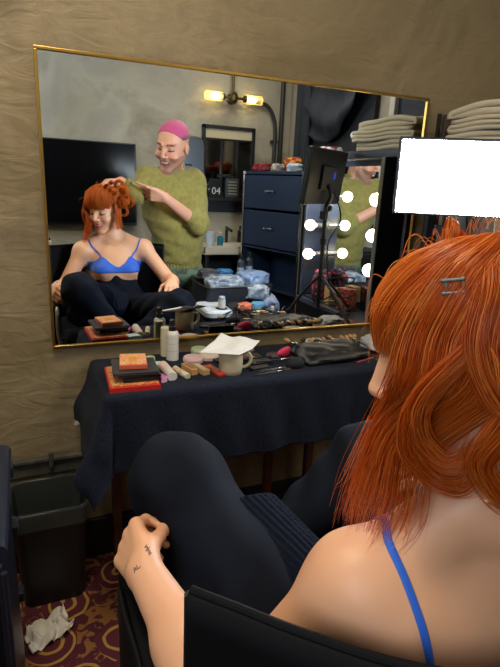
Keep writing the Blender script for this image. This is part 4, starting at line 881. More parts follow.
b = Body(0.0036, (0.02, -1.50, 0.50), (0.88, -0.84, 1.37))
woman_body(b)
head(b, HC, HA, 0.97)
hand(b, WL, (-0.10, 0.97, -0.10), (0.45, 0.12, 0.86), (0.86, 0.0, -0.45), 1.02, curls=((42, 70, 40), (48, 74, 44), (52, 76, 46), (56, 78, 48)), thumb=(0.80, 0.22, 0.62))
hand(b, WR, (-0.25, 0.90, -0.28), (-0.93, -0.25, 0.10), (0.0, -0.28, -0.95), 0.96, curls=((22, 28, 18), (26, 30, 20), (30, 34, 20), (34, 36, 22)), spread=0.10)
woman = b.mesh('person', mskin, None, 1)
FIELD = b
tag(woman, 'seated red haired woman in a blue bralette, seen from behind and facing the mirror', 'person')
def skin_col(base, lip, brow, c, A, s, man=False):
    base, lip, brow = LIN(base), LIN(lip), LIN(brow)
    def fn(co):
        out = np.tile(base, (len(co), 1)); l = (co - c) @ A.T / s; x, y, z = np.abs(l[:, 0]), l[:, 1], l[:, 2]
        nearh = (np.abs(l) < 0.14).all(1)
        def put(msk, colr, a=1.0): out[msk] = out[msk] * (1 - a) + colr * a
        put(nearh & (x > 0.020) & (x < 0.055) & (y > 0.05) & (z > -0.045) & (z < -0.005), LIN('d88874'), 0.35)
        put(nearh & (y > 0.075) & (x < 0.023) & (z > -0.066) & (z < -0.0425), lip)
        put(nearh & (y > 0.080) & (x < 0.021) & (np.abs(z + 0.0535) < 0.0022), LIN('f0e6dc' if True else 'ffffff'), 0.85)
        put(nearh & (y > 0.055) & (x > 0.014) & (x < 0.050) & (np.abs(z - 0.034 + 0.12 * (x - 0.03) ** 2 * 10) < 0.0045), brow, 0.85)
        put(nearh & (y > 0.06) & (x > 0.016) & (x < 0.047) & (np.abs(z - 0.003 - 3.0 * (x - 0.031) ** 2 * 3) < 0.0032), LIN('2a1a16'), 0.9)
        put(nearh & (y > 0.06) & (x > 0.016) & (x < 0.048) & (z > 0.006) & (z < 0.022), LIN('b07a6a'), 0.35)
        if man:
            bd = nearh & (y > 0.0) & (z < -0.030) & (z > -0.125) & ~((x < 0.016) & (z > -0.062) & (z < -0.045))
            put(bd, LIN('4a342c'), 0.55)
        return out
    return fn
paint(woman, skin_col('e2aa86', 'c8606a', 'a0623a', HC, HA, 0.97))
dg = bpy.context.evaluated_depsgraph_get()
bvh = BVHTree.FromPolygons([tuple(v.co) for v in woman.data.vertices], [tuple(p.vertices) for p in woman.data.polygons])

# blue bralette: an offset of the body between neckline and band
bb = Body(0.0036, (0.27, -1.48, 0.84), (0.66, -1.14, 1.0)); woman_body(bb, False)
X, Y, Z_ = bb.grid(); xc = (X - 0.464)
front = (Y > -1.33)
top = np.where(front, 0.905 + 0.032 * np.exp(-((np.abs(xc) - 0.078) / 0.030) ** 2) - 0.02 * np.exp(-(xc / 0.03) ** 2), 0.878)
bot = np.where(front, 0.853, 0.852)
reg = np.maximum(Z_ - top, bot - Z_) + 0 * X
bb.v = np.maximum(bb.v - 0.0042, reg.astype(np.float32))
mblue = mat('bralette_blue', '1f5fd0', 0.6, sheen=0.2, bump=(350, 0.3, 0.001))
bb.mesh('bralette', mblue, woman, 1)
def on_skin(p, off):
    loc, nrm, _, _ = bvh.find_nearest(Vector(p)); return np.array(loc + nrm * off), np.array(nrm)
def ribbon(name, pts, wd, th, m, parent, off=0.002, k=10):
    path = smooth_path(pts, k); Q = []; Nn = []
    for p in path:
        q, n_ = on_skin(p, off); Q.append(q); Nn.append(n_)
    Q = np.array(Q); Nn = np.array(Nn)
    for _ in range(3): Q[1:-1] = (Q[:-2] + 2 * Q[1:-1] + Q[2:]) / 4; Nn[1:-1] = (Nn[:-2] + 2 * Nn[1:-1] + Nn[2:]) / 4
    T = np.gradient(Q, axis=0); T /= np.linalg.norm(T, axis=1)[:, None]; S = np.cross(T, Nn); S /= np.linalg.norm(S, axis=1)[:, None]
    P = np.stack([Q - S * wd / 2, Q - S * wd / 4 + Nn * th * .3, Q + S * wd / 4 + Nn * th * .3, Q + S * wd / 2], 1)
    return cloth_obj(name, P, -th, m, parent)
for q in (-1, 1):
    x = 0.464 + q * 0.078
    ribbon('bralette_strap', [(x, -1.235, 0.915), (x + q * 0.040, -1.27, 0.985), (x + q * 0.078, -1.33, 1.05), (x + q * 0.078, -1.38, 1.00), (x + q * 0.074, -1.43, 0.95), (x + q * 0.062, -1.43, 0.87)], 0.0085, 0.0018, mblue, woman)
# thin necklace
pts = [(0.464 + 0.062 * math.cos(a), -1.335 + 0.085 * math.sin(a), 1.030 - 0.012 * math.sin(a) + 0.03 * (abs(math.cos(a)))) for a in np.linspace(-PI / 2, 3 * PI / 2, 24)]
ribbon('necklace', pts, 0.0018, 0.0012, mat('fine_gold', 'c9a05a', 0.3, 1.0), woman, 0.001, 4)
# wrist tattoos: small dark script strokes
mtat = mat('tattoo_ink', '37404a', 0.6)
def surf_uv(o, eu, ev, u, v):
    return np.array(o) + np.array(eu) * u + np.array(ev) * v
hd = N3(V_(-0.16, 0.97, -0.02))                    # along the wrist
sd = N3(np.cross(hd, V_(0.55, 0.35, -0.75)))       # across the visible side
def script(name, strokes, o, eu, ev, s):
    bm = bmesh.new()
    for st in strokes:
        pts = []
        for u_, v_ in st:
            p = surf_uv(o, eu, ev, u_ * s, v_ * s); d = (V_(0, -1.7, 1.35) - p); loc, nrm, i, dist = bvh.ray_cast(Vector(p + 0.08 * N3(d)), Vector(-N3(d)))
            if loc is None: loc, nrm, i, dist = bvh.find_nearest(Vector(p))
            pts.append(tuple(loc + nrm * 0.0003))
        tube(bm, pts, 0.00055, n=5, k=3)
    return obj(name, bm, mtat, woman)
E1 = [[(0, 0), (.3, 1), (.6, 0)], [(.1, .4), (.5, .4)], [(.8, 1), (.8, 0), (1.3, .1)]]
E2 = [[(0, .2), (.2, .9), (.5, .3), (.7, .8)], [(.9, .2), (1.1, .7), (1.3, .3)], [(1.5, 0), (1.6, 1), (1.8, .3), (2.1, .5)], [(2.2, .2), (2.4, .8), (2.6, .2)]]

for nm, st, o, s_ in (('wrist_tattoo', E1, WL + hd * 0.010 + sd * 0.013, 0.009), ('wrist_tattoo', E2, WL + hd * 0.012 - sd * 0.024, 0.008)):
    script(nm, st, o, -sd if st is E1 else hd, hd if st is E1 else sd, s_)
# trousers
bt = Body(0.0042, (0.06, -1.46, 0.42), (0.90, -0.66, 1.02))
KL, KR = V_(0.222, -0.885, 0.832), V_(0.700, -0.805, 0.755)
HL, HR = V_(0.385, -1.235, 0.625), V_(0.540, -1.230, 0.625)
AL_, AR_ = V_(0.420, -0.950, 0.560), V_(0.460, -0.830, 0.555)
bt.ell((0.460, -1.275, 0.665), (0.176, 0.130, 0.125), k=0.03); bt.ell((0.460, -1.290, 0.780), (0.122, 0.094, 0.105), k=0.04)
bt.cone(HL, KL, 0.098, 0.072, k=0.04); bt.cone(KL, AL_, 0.072, 0.062, k=0.03)
bt.cone(HR, KR, 0.098, 0.070, k=0.04); bt.cone(KR, AR_, 0.070, 0.064, k=0.03)
bt.ell(KL + V_(0.0, -0.01, 0.005), (0.078, 0.080, 0.072), k=0.03)
# thigh fabric hanging down under the left thigh
bt.cone((0.25, -1.10, 0.66), (0.22, -0.93, 0.70), 0.07, 0.06, k=0.04)
X, Y, Z_ = bt.grid()
w1 = 0.0045 * np.sin(34 * X - 55 * Y + 42 * Z_ + 3 * np.sin(11 * X + 9 * Y)) + 0.0025 * np.sin(70 * X + 38 * Y - 60 * Z_)
bt.v += (w1 * (0.4 + 0.6 * np.sin(9 * X + 5 * Z_) ** 2)).astype(np.float32)
bt.v = np.maximum(bt.v, np.where(Y < -1.15, Z_ - 0.842 + 0 * X, -1).astype(np.float32))
mtr = mat('trouser_black_blue', '0f131c', 0.85, spec=0.12, vary=(9, '171c28', 0.35, 0.7), bump=(300, 0.3, 0.001))
trous = bt.mesh('trousers', mtr, woman, 1)
# ribbed waist folded down over the lap
br_ = Body(0.0034, (0.16, -1.32, 0.60), (0.62, -0.84, 0.98))
br_.cone(HL + V_(0.02, 0.02, 0.03), KL + V_(0.085, -0.035, -0.035), 0.098, 0.060, k=0.04); br_.cone(HR + V_(-0.02, 0.02, 0.02), V_(0.60, -1.0, 0.70), 0.090, 0.06, k=0.05)
br_.ell((0.40, -1.10, 0.665), (0.14, 0.13, 0.07), k=0.05)
X, Y, Z_ = br_.grid()
rib = 0.0022 * np.cos((X * 0.80 + Y * 0.30 + Z_ * 0.2) * 2 * PI / 0.0100)
br_.v = br_.v - 0.006 + rib.astype(np.float32)
c_ = ((X - 0.365) / 0.15) ** 2 + ((Y + 1.11) / 0.15) ** 2 + ((Z_ - 0.76) / 0.14) ** 2
br_.v = np.maximum(br_.v, ((c_ - 1 + 0.10 * np.sin(X * 40) + 0.08 * np.sin(Y * 33)) * 0.06).astype(np.float32))
br_.mesh('ribbed_waistband', mat('rib_black_blue', '0f1422', 0.9, spec=0.1), woman, 0)
# feet in dark socks
bf = Body(0.004, (0.28, -1.02, 0.46), (0.66, -0.66, 0.64))
bf.cone(AL_, (0.50, -0.90, 0.535), 0.040, 0.035, k=0.02); bf.cone((0.50, -0.90, 0.530), (0.585, -0.86, 0.520), 0.036, 0.026, k=0.02)
bf.cone(AR_, (0.38, -0.80, 0.535), 0.040, 0.035, k=0.02); bf.cone((0.38, -0.80, 0.530), (0.325, -0.79, 0.520), 0.036, 0.026, k=0.02)
bf.mesh('socks', mat('sock_black', '14161c', 0.9), woman, 1)

# ---------------------------------------------------------------- her chair
t = thing('makeup_chair', 'black canvas makeup chair with curved back and silver front tubes, holding the woman', 'chair', (0.44, -1.22, 0))
cx, cy = 0.44, -1.22
mcv = mat('canvas_black', '08090d', 0.75, spec=0.15); msil = mat('tube_silver', 'b9bdb6', 0.3, 0.9)
arc = smooth_path([(0.118, -1.322), (0.150, -1.352), (0.195, -1.397), (0.258, -1.452), (0.34, -1.498), (0.45, -1.522), (0.60, -1.500), (0.705, -1.440), (0.752, -1.355)], 8)
z_ = np.linspace(0.990, 0.58, 14)
P = np.zeros((len(arc), 14, 3)); P[..., 0] = arc[:, None, 0] - cx; P[..., 1] = arc[:, None, 1] - cy; P[..., 2] = z_[None]
P[..., 2] += (-0.008 * np.sin(np.linspace(0, PI, len(arc))))[:, None] * (z_[None] > 0.9)
cloth_obj('canvas_back', P, 0.010, mcv, t)
pth = [(x - cx, y - cy, 0.990 - 0.008 * math.sin(PI * i / (len(arc) - 1))) for i, (x, y) in enumerate(arc)]
obj('back_piping', TU(pth, 0.0048, smooth=False, n=10), mcv, t)
for (x, y) in ((0.118, -1.322), (0.752, -1.355)): obj('back_post', cyl(bmesh.new(), (x - cx, y - cy, 0.45), (x - cx, y - cy, 0.985), 0.006), blk, t)
obj('seat', B((0.0, 0.02, 0.465), (0.52, 0.50, 0.05), bev=0.015), mcv, t)
for q, x in ((-1, 0.122), (1, 0.728)):
    a_ = obj('armrest', B((x - cx, -1.150 - cy, 0.728), (0.042, 0.36, 0.030), bev=0.010), mcv, t)
    obj('arm_tube', TU([(x - cx, -0.975 - cy, 0.725), (x - cx + 0.0, -0.955 - cy, 0.70), (x - cx, -0.955 - cy, 0.60), (x - cx - q * 0.02, -0.96 - cy, 0.44)], 0.0105, n=12), msil, t)
    obj('side_panel', B((x - cx - q * 0.012, -1.15 - cy, 0.585), (0.008, 0.34, 0.25), bev=0.003), mcv, t)
    for y in (-0.97, -1.39): obj('leg', cyl(bmesh.new(), (x - cx, y - cy, 0.0), (x - cx, y - cy, 0.46), 0.011), blk if y < -1.2 else msil, t)
    obj('side_rail', cyl(bmesh.new(), (x - cx, -0.97 - cy, 0.12), (x - cx, -1.39 - cy, 0.12), 0.009), blk, t)
for y in (-0.97, -1.39): obj('cross_rail', cyl(bmesh.new(), (0.122 - cx, y - cy, 0.44), (0.728 - cx, y - cy, 0.44), 0.009), blk, t)
obj('footrest', B((0.0, 0.33, 0.16), (0.50, 0.12, 0.02), bev=0.004), blk, t)
for x in (-0.24, 0.24): obj('footrest_arm', cyl(bmesh.new(), (x, 0.24, 0.40), (x, 0.33, 0.16), 0.008), blk, t)
# dark coat hanging over the left arm of the chair, falling to the floor
U, Vv = np.meshgrid(np.linspace(0, 1, 40), np.linspace(0, 1, 40), indexing='ij')
P = np.zeros(U.shape + (3,)); yy = -1.33 + 0.31 * U
P[..., 1] = yy; P[..., 2] = 0.745 - 0.62 * Vv; P[..., 0] = 0.095 - 0.006 * np.sin(U * 9 + Vv * 1.2) * (0.3 + Vv)
tag(cloth_obj('black_coat', P, 0.006, mat('coat_satin', '0a0b10', 0.5, spec=0.2)), 'black coat hanging from the left armrest of the makeup chair', 'coat')

# ---------------------------------------------------------------- standing man
MC = V_(0.850, -1.520, 1.553); MA = fr_axes((-0.66, 0.72, -0.32), (0.16, 0.05, 1))
mS = 1.17
mSL, mSR = V_(0.690, -1.550, 1.362), V_(1.005, -1.570, 1.360)
mEL, mER = V_(0.622, -1.435, 1.272), V_(1.000, -1.450, 1.105)
mWL, mWR = V_(0.525, -1.425, 1.340), V_(0.760, -1.345, 1.262)
def man_arm(b, S, E_, W, g=0.0):
    b.cone(S, E_, 0.052 + g, 0.044 + g, k=0.03); b.cone(E_, W, 0.042 + g, 0.029 + g, k=0.02)
bmn = Body(0.0048, (0.36, -1.76, 0.60), (1.14, -1.18, 1.76))
head(bmn, MC, MA, mS, True)
bmn.cone((0.865, -1.590, 1.36), MC - MA[2] * 0.06 - MA[1] * 0.02, 0.066, 0.060, k=0.03)
bmn.ell((0.855, -1.575, 1.22), (0.165, 0.105, 0.20), k=0.04); bmn.ell((0.90, -1.585, 0.95), (0.14, 0.10, 0.20), k=0.05); bmn.ell((0.92, -1.59, 0.80), (0.15, 0.11, 0.12), k=0.05)
bmn.cone(mSL, mSR, 0.055, k=0.05); man_arm(bmn, mSL, mEL, mWL); man_arm(bmn, mSR, mER, mWR)
hand(bmn, mWL, (-0.93, 0.30, 0.0), (0.30, 0.93, 0.1), (-0.1, 0.1, -0.95), 1.05, curls=((30, 40, 25), (34, 44, 25), (38, 46, 26), (42, 48, 26)), spread=0.12, k2=0.003)
hand(bmn, mWR, (-0.93, 0.15, 0.22), (0.12, 0.45, 0.88), (-0.25, -0.90, 0.3), 1.05, curls=((18, 22, 15), (50, 60, 40), (58, 64, 40), (62, 66, 42)), thumb=(0.95, 0.25, -0.2))
man = bmn.mesh('person', mskin2, None, 1)
tag(man, 'standing man with pink cropped hair and olive sweater, arranging the seated woman\'s hair', 'person')
paint(man, skin_col('cf967a', 'a85a50', '3a241c', MC, MA, mS, True))
# sweater
bs = Body(0.0052, (0.46, -1.80, 0.76), (1.20, -1.14, 1.50))
bs.ell((0.855, -1.575, 1.22), (0.190, 0.125, 0.215), k=0.05); bs.ell((0.905, -1.585, 1.00), (0.168, 0.125, 0.22), k=0.06)
bs.cone(mSL + V_(0.02, 0, 0), mSR - V_(0.02, 0, 0), 0.070, k=0.05)
bs.cone(mSL, mEL, 0.058, 0.048, k=0.05); bs.cone(mEL, mEL * 0.30 + mWL * 0.70, 0.050, 0.041, k=0.04)
bs.cone(mSR, mER, 0.074, 0.064, k=0.05); bs.cone(mER, mER * 0.80 + mWR * 0.20, 0.063, 0.056, k=0.03)
bs.ell((0.91, -1.585, 0.875), (0.150, 0.118, 0.05), k=0.04)
X, Y, Z_ = bs.grid()
bs.v += (0.004 * np.sin(25 * X + 40 * Z_ + 4 * np.sin(8 * Y + 6 * Z_)) * np.sin(13 * X - 21 * Z_ + 1)).astype(np.float32)
bs.v = np.maximum(bs.v, (0.835 - Z_ + 0 * X).astype(np.float32))
mol = mat('sweater_olive', '80763a', 0.95, sheen=0.1, vary=(38, '928748', 0.35, 0.65), bump=(240, 0.9, 0.004))
sw = bs.mesh('sweater', mol, man, 1)
n_ = 120
def ribring(c, rx, ry, z0_, z1_, name, amp=0.0025, ax=None, flare=0.0):
    rings = []
    for j in range(7):
        f = j / 6; rings.append([tuple(np.array(c) + (V_(math.cos(a) * (rx + flare * f + amp * math.cos(a * 45)), math.sin(a) * (ry + flare * f + amp * math.cos(a * 45)), z0_ + (z1_ - z0_) * f) if ax is None else ax[0] * math.cos(a) * (rx + amp * math.cos(a * 30)) + ax[1] * math.sin(a) * (ry + amp * math.cos(a * 30)) + ax[2] * (z0_ + (z1_ - z0_) * f))) for a in np.linspace(0, 2 * PI, n_ * 2, endpoint=False)])
    return obj(name, loft(bmesh.new(), rings, caps=False), mol, man, True)
ribring((0.908, -1.585, 0), 0.150, 0.112, 0.825, 0.868, 'sweater_hem')
ribring((0.866, -1.580, 0), 0.078, 0.074, 1.405, 1.462, 'sweater_collar', flare=-0.006)
d_ = N3(mWR - mER); a1 = N3(np.cross(d_, (0, 0, 1))); a2 = np.cross(a1, d_)
ribring(mER * 0.80 + mWR * 0.20, 0.055, 0.055, -0.012, 0.022, 'sweater_cuff', ax=(a1, a2, d_))
d_ = N3(mWL - mEL); a1 = N3(np.cross(d_, (0, 0, 1))); a2 = np.cross(a1, d_)
ribring(mEL * 0.30 + mWL * 0.70, 0.043, 0.043, -0.010, 0.018, 'sweater_cuff', ax=(a1, a2, d_))
# pink cropped hair and dark faded sides: a thin shell over the skull
bh = Body(0.0036, MC - 0.16, MC + 0.16)
bh.ell(MC + mS * (MA[1] * -0.018 + MA[2] * 0.045), np.array((0.074, 0.094, 0.080)) * mS + 0.0045, MA)
X, Y, Z_ = bh.grid(); lx = [(X - MC[0]) * MA[i][0] + (Y - MC[1]) * MA[i][1] + (Z_ - MC[2]) * MA[i][2] for i in range(3)]
hl = 0.072 + 0.35 * (lx[1] - 0.01) - 0.5 * np.maximum(-lx[1] - 0.02, 0)
bh.v = np.maximum(bh.v, (np.maximum(0.056 + np.maximum(lx[1] - 0.02, 0) * 0.95 - lx[2], -1)).astype(np.float32))
bh.v += (0.0012 * np.sin(X * 500) * np.sin(Y * 520) * np.sin(Z_ * 480)).astype(np.float32)
hh_ = bh.mesh('cropped_hair', mat('hair_pink', 'c94a78', 0.8, attr='Col', sheen=0.3), man, 0)
def pink(co):
    l = (co - MC) @ MA.T; f = np.clip((l[:, 2] - 0.066) / 0.02, 0, 1)[:, None]
    return LIN('5a4240') * (1 - f) + LIN('bb4474') * f
paint(hh_, pink)
# cargo trousers and shoes
bp = Body(0.0065, (0.70, -1.76, 0.03), (1.12, -1.42, 0.96))
bp.ell((0.915, -1.59, 0.80), (0.158, 0.118, 0.13), k=0.04)
for q in (-1, 1):
    kx = 0.915 + q * 0.095
    bp.cone((0.915 + q * 0.075, -1.59, 0.76), (kx, -1.575, 0.46), 0.095, 0.075, k=0.03); bp.cone((kx, -1.575, 0.46), (kx, -1.60, 0.09), 0.075, 0.062, k=0.03)
X, Y, Z_ = bp.grid(); bp.v += (0.004 * np.sin(30 * Z_ + 14 * X)).astype(np.float32); bp.v = np.maximum(bp.v, (Z_ - 0.90 + 0 * X).astype(np.float32))
bp.mesh('trousers', mat('camo_green', '45503f', 0.9, vary=(7, '6d7f68', 0.49, 0.53)), man, 1)
for q in (-1, 1):
    sh = Body(0.006, (0.70, -1.72, -0.01), (1.14, -1.36, 0.16)); kx = 0.915 + q * 0.095
    sh.cone((kx, -1.62, 0.07), (kx + q * 0.012, -1.47, 0.045), 0.052, 0.040, k=0.03); sh.ell((kx + q * 0.005, -1.54, 0.02), (0.052, 0.13, 0.03), k=0.02)
    X, Y, Z_ = sh.grid(); sh.v = np.maximum(sh.v, (0.002 - Z_ + 0 * X).astype(np.float32)); sh.mesh('shoe', blk2, man, 1)
# ================================================================ the woman's hair: locks of fine strands
mhair = bpy.data.materials.new('hair_copper'); mhair.use_nodes = True
nt = mhair.node_tree; bs_ = nt.nodes['Principled BSDF']; at_ = nt.nodes.new('ShaderNodeAttribute'); at_.attribute_name = 'Col'
bs_.inputs['Roughness'].default_value = 0.38; bs_.inputs['Specular IOR Level'].default_value = 0.6
nt.links.new(at_.outputs['Color'], bs_.inputs['Base Color'])
tr_ = nt.nodes.new('ShaderNodeBsdfTranslucent'); nt.links.new(at_.outputs['Color'], tr_.inputs['Color']); bs_.inputs['Roughness'].default_value = 0.32; bs_.inputs['Specular IOR Level'].default_value = 0.45
mx_ = nt.nodes.new('ShaderNodeMixShader'); mx_.inputs[0].default_value = 0.42
nt.links.new(bs_.outputs[0], mx_.inputs[1]); nt.links.new(tr_.outputs[0], mx_.inputs[2]); nt.links.new(mx_.outputs[0], nt.nodes['Material Output'].inputs['Surface'])
HV, HF, HCc = [], [], []; hbase = 0
C_DARK, C_MID, C_LITE = LIN('b03e0c'), LIN('e66e1a'), LIN('fbb055')
def strands(path, n, rx, ry=None, r=0.00045, flare=None, seed=None, up=None, fray=0.0, tone=0.5, k=7, closed=False, lenvar=0.0):
    """n fine tubes following a guide; the bundle section is an ellipse rx (sideways) by ry"""
    global hbase
    ry = rx if ry is None else ry
    if n > 20: n = int(n * 1.6); r = r * 0.78
    path = smooth_path(path, k, closed)
    if closed: path = np.concatenate([path, path[:1]])
    m = len(path); T, U, W = frames(path)
    if up is not None:
        u = np.array(up, float); U = u - (T @ u)[:, None] * T; U /= np.linalg.norm(U, axis=1)[:, None] + 1e-9; W = np.cross(T, U)
    t = np.linspace(0, 1, m)
    fl = np.ones(m) if flare is None else np.interp(t, np.linspace(0, 1, len(flare)), flare)
    ang = RNG.uniform(0, 2 * PI, n); rad = np.sqrt(RNG.uniform(0.05, 1, n)); a0 = rad * np.cos(ang) * rx; b0 = rad * np.sin(ang) * ry
    ph = RNG.uniform(0, 2 * PI, (n, 2)); fr = RNG.uniform(0.5, 1.6, (n, 2))
    wob = 0.10
    A = a0[:, None] * fl[None] + rx * wob * np.sin(ph[:, :1] + fr[:, :1] * t[None] * 2 * PI) * fl[None] + fray * RNG.normal(0, 1, n)[:, None] * t[None] ** 2
    Bb = b0[:, None] * fl[None] + ry * wob * np.sin(ph[:, 1:] + fr[:, 1:] * t[None] * 2 * PI) * fl[None] + fray * RNG.normal(0, 1, n)[:, None] * t[None] ** 2
    sh = np.round(RNG.uniform(-1, 1, n) * 0.0)[:, None]
    C = path[None] + A[..., None] * W[None] + Bb[..., None] * U[None]           # n,m,3
    if lenvar:
        te = (1 - lenvar * RNG.random(n) ** 1.3)[:, None] * t[None] * (m - 1); i0 = np.minimum(te.astype(int), m - 2); fr_ = (te - i0)[..., None]
        rows = np.arange(n)[:, None]; C = C[rows, i0] * (1 - fr_) + C[rows, i0 + 1] * fr_
    rr = r * RNG.uniform(0.7, 1.25, n)[:, None] * (np.interp(t, [0, 0.1, 0.75, 1], [0.6, 1, 1, 0.25]) if not closed else np.ones(m))[None]
    vs = []
    for j in range(3):
        a = 2 * PI * j / 3; vs.append(C + rr[..., None] * (math.cos(a) * U + math.sin(a) * W)[None])
    Vv = np.stack(vs, 2).reshape(-1, 3)                                        # n,m,3tri
    idx = (np.arange(n * m * 3)).reshape(n, m, 3) + hbase
    for j in range(3):
        j2 = (j + 1) % 3; HF.append(np.stack([idx[:, :-1, j], idx[:, :-1, j2], idx[:, 1:, j2], idx[:, 1:, j]], -1).reshape(-1, 4))
    HV.append(Vv); hbase += len(Vv)
    tn = np.clip(tone + RNG.normal(0, 0.22, n), 0, 1)[:, None]
    col = np.where(tn < 0.5, C_DARK * (1 - tn * 2) + C_MID * tn * 2, C_MID * (2 - 2 * tn) + C_LITE * (2 * tn - 1))
    HCc.append(np.repeat(col, m * 3, axis=0))
def flush(name, parent):
    global HV, HF, HCc, hbase
    me = arr_mesh(name, np.concatenate(HV), np.concatenate(HF)); a = me.color_attributes.new('Col', 'FLOAT_COLOR', 'POINT')
    c = np.ones((len(me.vertices), 4), np.float32); c[:, :3] = np.concatenate(HCc); a.data.foreach_set('color', c.ravel())
    HV, HF, HCc, hbase = [], [], [], 0
    return link(name, me, mhair, parent, True)
h = lambda x, y, z: HC + HA[0] * x + HA[1] * y + HA[2] * z
def scalp(az, el, off=0.006):
    """point over the skull; az 0 = forehead, +90 = her left, 180 = back; el 90 = crown"""
    a, e = math.radians(az), math.radians(el)
    d = np.array((-math.sin(a) * math.cos(e), math.cos(a) * math.cos(e), math.sin(e)))
    return h(*(np.array((0, -0.018, 0.045)) + d * (np.array((0.074, 0.094, 0.080)) * 0.97 + off)))
# inner cap so the scalp never shows
bc = Body(0.0036, HC - 0.15, HC + 0.15); bc.ell(HC + HA[1] * -0.020 + HA[2] * 0.046, np.array((0.074, 0.094, 0.080)) + 0.004, HA)
X, Y, Z_ = bc.grid(); l = [(X - HC[0]) * HA[i][0] + (Y - HC[1]) * HA[i][1] + (Z_ - HC[2]) * HA[i][2] for i in range(3)]
bc.v = np.maximum(bc.v, (0.030 + np.maximum(l[1] + 0.005, 0) * 0.75 - np.maximum(-l[1] - 0.03, 0) * 1.1 - l[2]).astype(np.float32))
cap_ = bc.mesh('hair_roots', mhair, woman, 1); paint(cap_, lambda co: np.tile(C_DARK, (len(co), 1)))
# crown to sides and back
for i in range(46):
    az = -180 + 360 * i / 46 + RNG.uniform(-3, 3)
    if -62 < az < 62: continue
    e0 = RNG.uniform(70, 86)
    strands([scalp(az * 0.8, e0, 0.010), scalp(az, 55, 0.016), scalp(az, 30, 0.018), scalp(az * 1.02, 6, 0.016), scalp(az * 1.05, -14, 0.010)], 52, 0.013, 0.006, flare=(0.5, 1, 1, 0.9, 0.6), tone=0.42)
# upper layer: swept from crown forward over the left side
for i in range(26):
    f = i / 25; az0 = 20 + 130 * f
    strands([scalp(az0 + 60, 74, 0.014), scalp(az0 + 38, 60, 0.022), scalp(az0 + 18, 42, 0.026), scalp(az0 + 4, 20, 0.026), scalp(az0 - 6, -2, 0.020)], 60, 0.014, 0.006, flare=(0.6, 1, 1.1, 1, 0.8), tone=0.55)
# fringe over the forehead
for i in range(20):
    az = -58 + 116 * i / 19
    strands([scalp(az * 0.9 + 4, 78, 0.012), scalp(az, 52, 0.022), scalp(az, 30, 0.026), scalp(az, 12, 0.024), h(-math.sin(math.radians(az)) * 0.088, math.cos(math.radians(az)) * 0.108 - 0.012, 0.040 - 0.008 * abs(math.sin(i * 2.3)))], 46, 0.011, 0.004, flare=(0.5, 1, 1, 1, 0.8), tone=0.62, r=0.0004)
# long straight curtain on her left, falling in front of the shoulder
for i in range(22):
    f = i / 21.0
    az = 58 + 50 * f
    p0 = scalp(az + 40, 66, 0.018); p1 = scalp(az + 14, 36, 0.028); p2 = scalp(az, 8, 0.026)
    q = p2 + V_(-0.004, 0.004 * (1 - f), -0.045); e1 = V_(0.338 - 0.014 * math.sin(f * 3), -1.292 - 0.075 * f, 1.120); e2 = V_(0.318 - 0.010 * math.sin(f * 5), -1.290 - 0.075 * f, 1.058 - 0.012 * RNG.random()); e3 = V_(0.304 - 0.010 * RNG.random(), -1.295 - 0.068 * f - 0.015 * RNG.random(), 1.000 + 0.04 * RNG.random() ** 2)
    strands([p0, p1, p2, q, e1, e2, e3], 40 if f < 0.8 else 26, 0.011, 0.005, flare=(0.5, 1, 1, 0.95, 0.85, 0.85, 0.8), fray=0.010, lenvar=0.5, tone=0.5, up=HA[0] * -1)
# wisps at the neck and on her right cheek
for i in range(10):
    f = i / 9; p0 = scalp(150 + 45 * f, -5, 0.012)
    strands([p0, p0 + V_(0.0, -0.010, -0.05), p0 + V_(0.004 - 0.02 * f, -0.014, -0.10), p0 + V_(-0.006, -0.006, -0.15)], 7, 0.006, 0.004, fray=0.006, tone=0.4)
for i in range(7):
    p0 = scalp(-70 - 4 * i, 10, 0.018)
    strands([p0, p0 + V_(0.006, 0.008, -0.05), p0 + V_(0.004, 0.012, -0.10), p0 + V_(0.010, 0.012, -0.15)], 22, 0.006, 0.004, fray=0.005, tone=0.6)
# big rolled curls
def curl(c, axis, R, w, n=90, turns=1.25, start=0.0, tone=0.55, r=0.00048, drift=0.014):
    axis = N3(axis); a = N3(np.cross(axis, (0.3, 0.2, 1.0))); b_ = np.cross(axis, a); P = []
    N = int(10 * turns)
    for i in range(N + 1):
        th = start + 2 * PI * turns * i / N; rr = R * (1 - 0.12 * i / N)
        P.append(np.array(c) + rr * (a * math.cos(th) + b_ * math.sin(th)) + axis * (drift * (i / N - 0.5)))
    strands(P, n, w, w * 0.45, r=r, tone=tone, up=None, k=4, fray=0.0)
CUR = [ (scalp(150, -8, 0.046), -HA[0] - HA[1] * 1.6, 0.034, 0.019),
    (scalp(178, 12, 0.044), -HA[1], 0.032, 0.018), (scalp(206, -6, 0.050), -HA[1] + HA[0], 0.032, 0.018), (scalp(222, 20, 0.056), HA[0] - HA[1], 0.034, 0.013),
    (scalp(250, 0, 0.056), HA[1] + HA[0] * .3, 0.032, 0.011), (scalp(262, 28, 0.052), HA[1] + HA[0] * .3, 0.030, 0.010), (scalp(278, 4, 0.048), HA[1] + HA[0] * 0.2, 0.026, 0.010), (scalp(240, 42, 0.044), HA[1] + HA[0] * .2, 0.028, 0.010),
    (scalp(288, 34, 0.036), HA[1] + HA[2] * 0.2, 0.022, 0.009), (scalp(300, 52, 0.034), HA[1] + HA[2] * 0.2, 0.020, 0.008), (scalp(268, -22, 0.046), HA[1] + HA[0] * 0.3, 0.024, 0.009)]
for i, (c, ax, R_, w_) in enumerate(CUR):
    curl(c, ax + 0.15 * RNG.normal(0, 1, 3), R_, w_, n=110, start=i * 1.3, tone=0.42 + 0.25 * (i % 3) / 2)
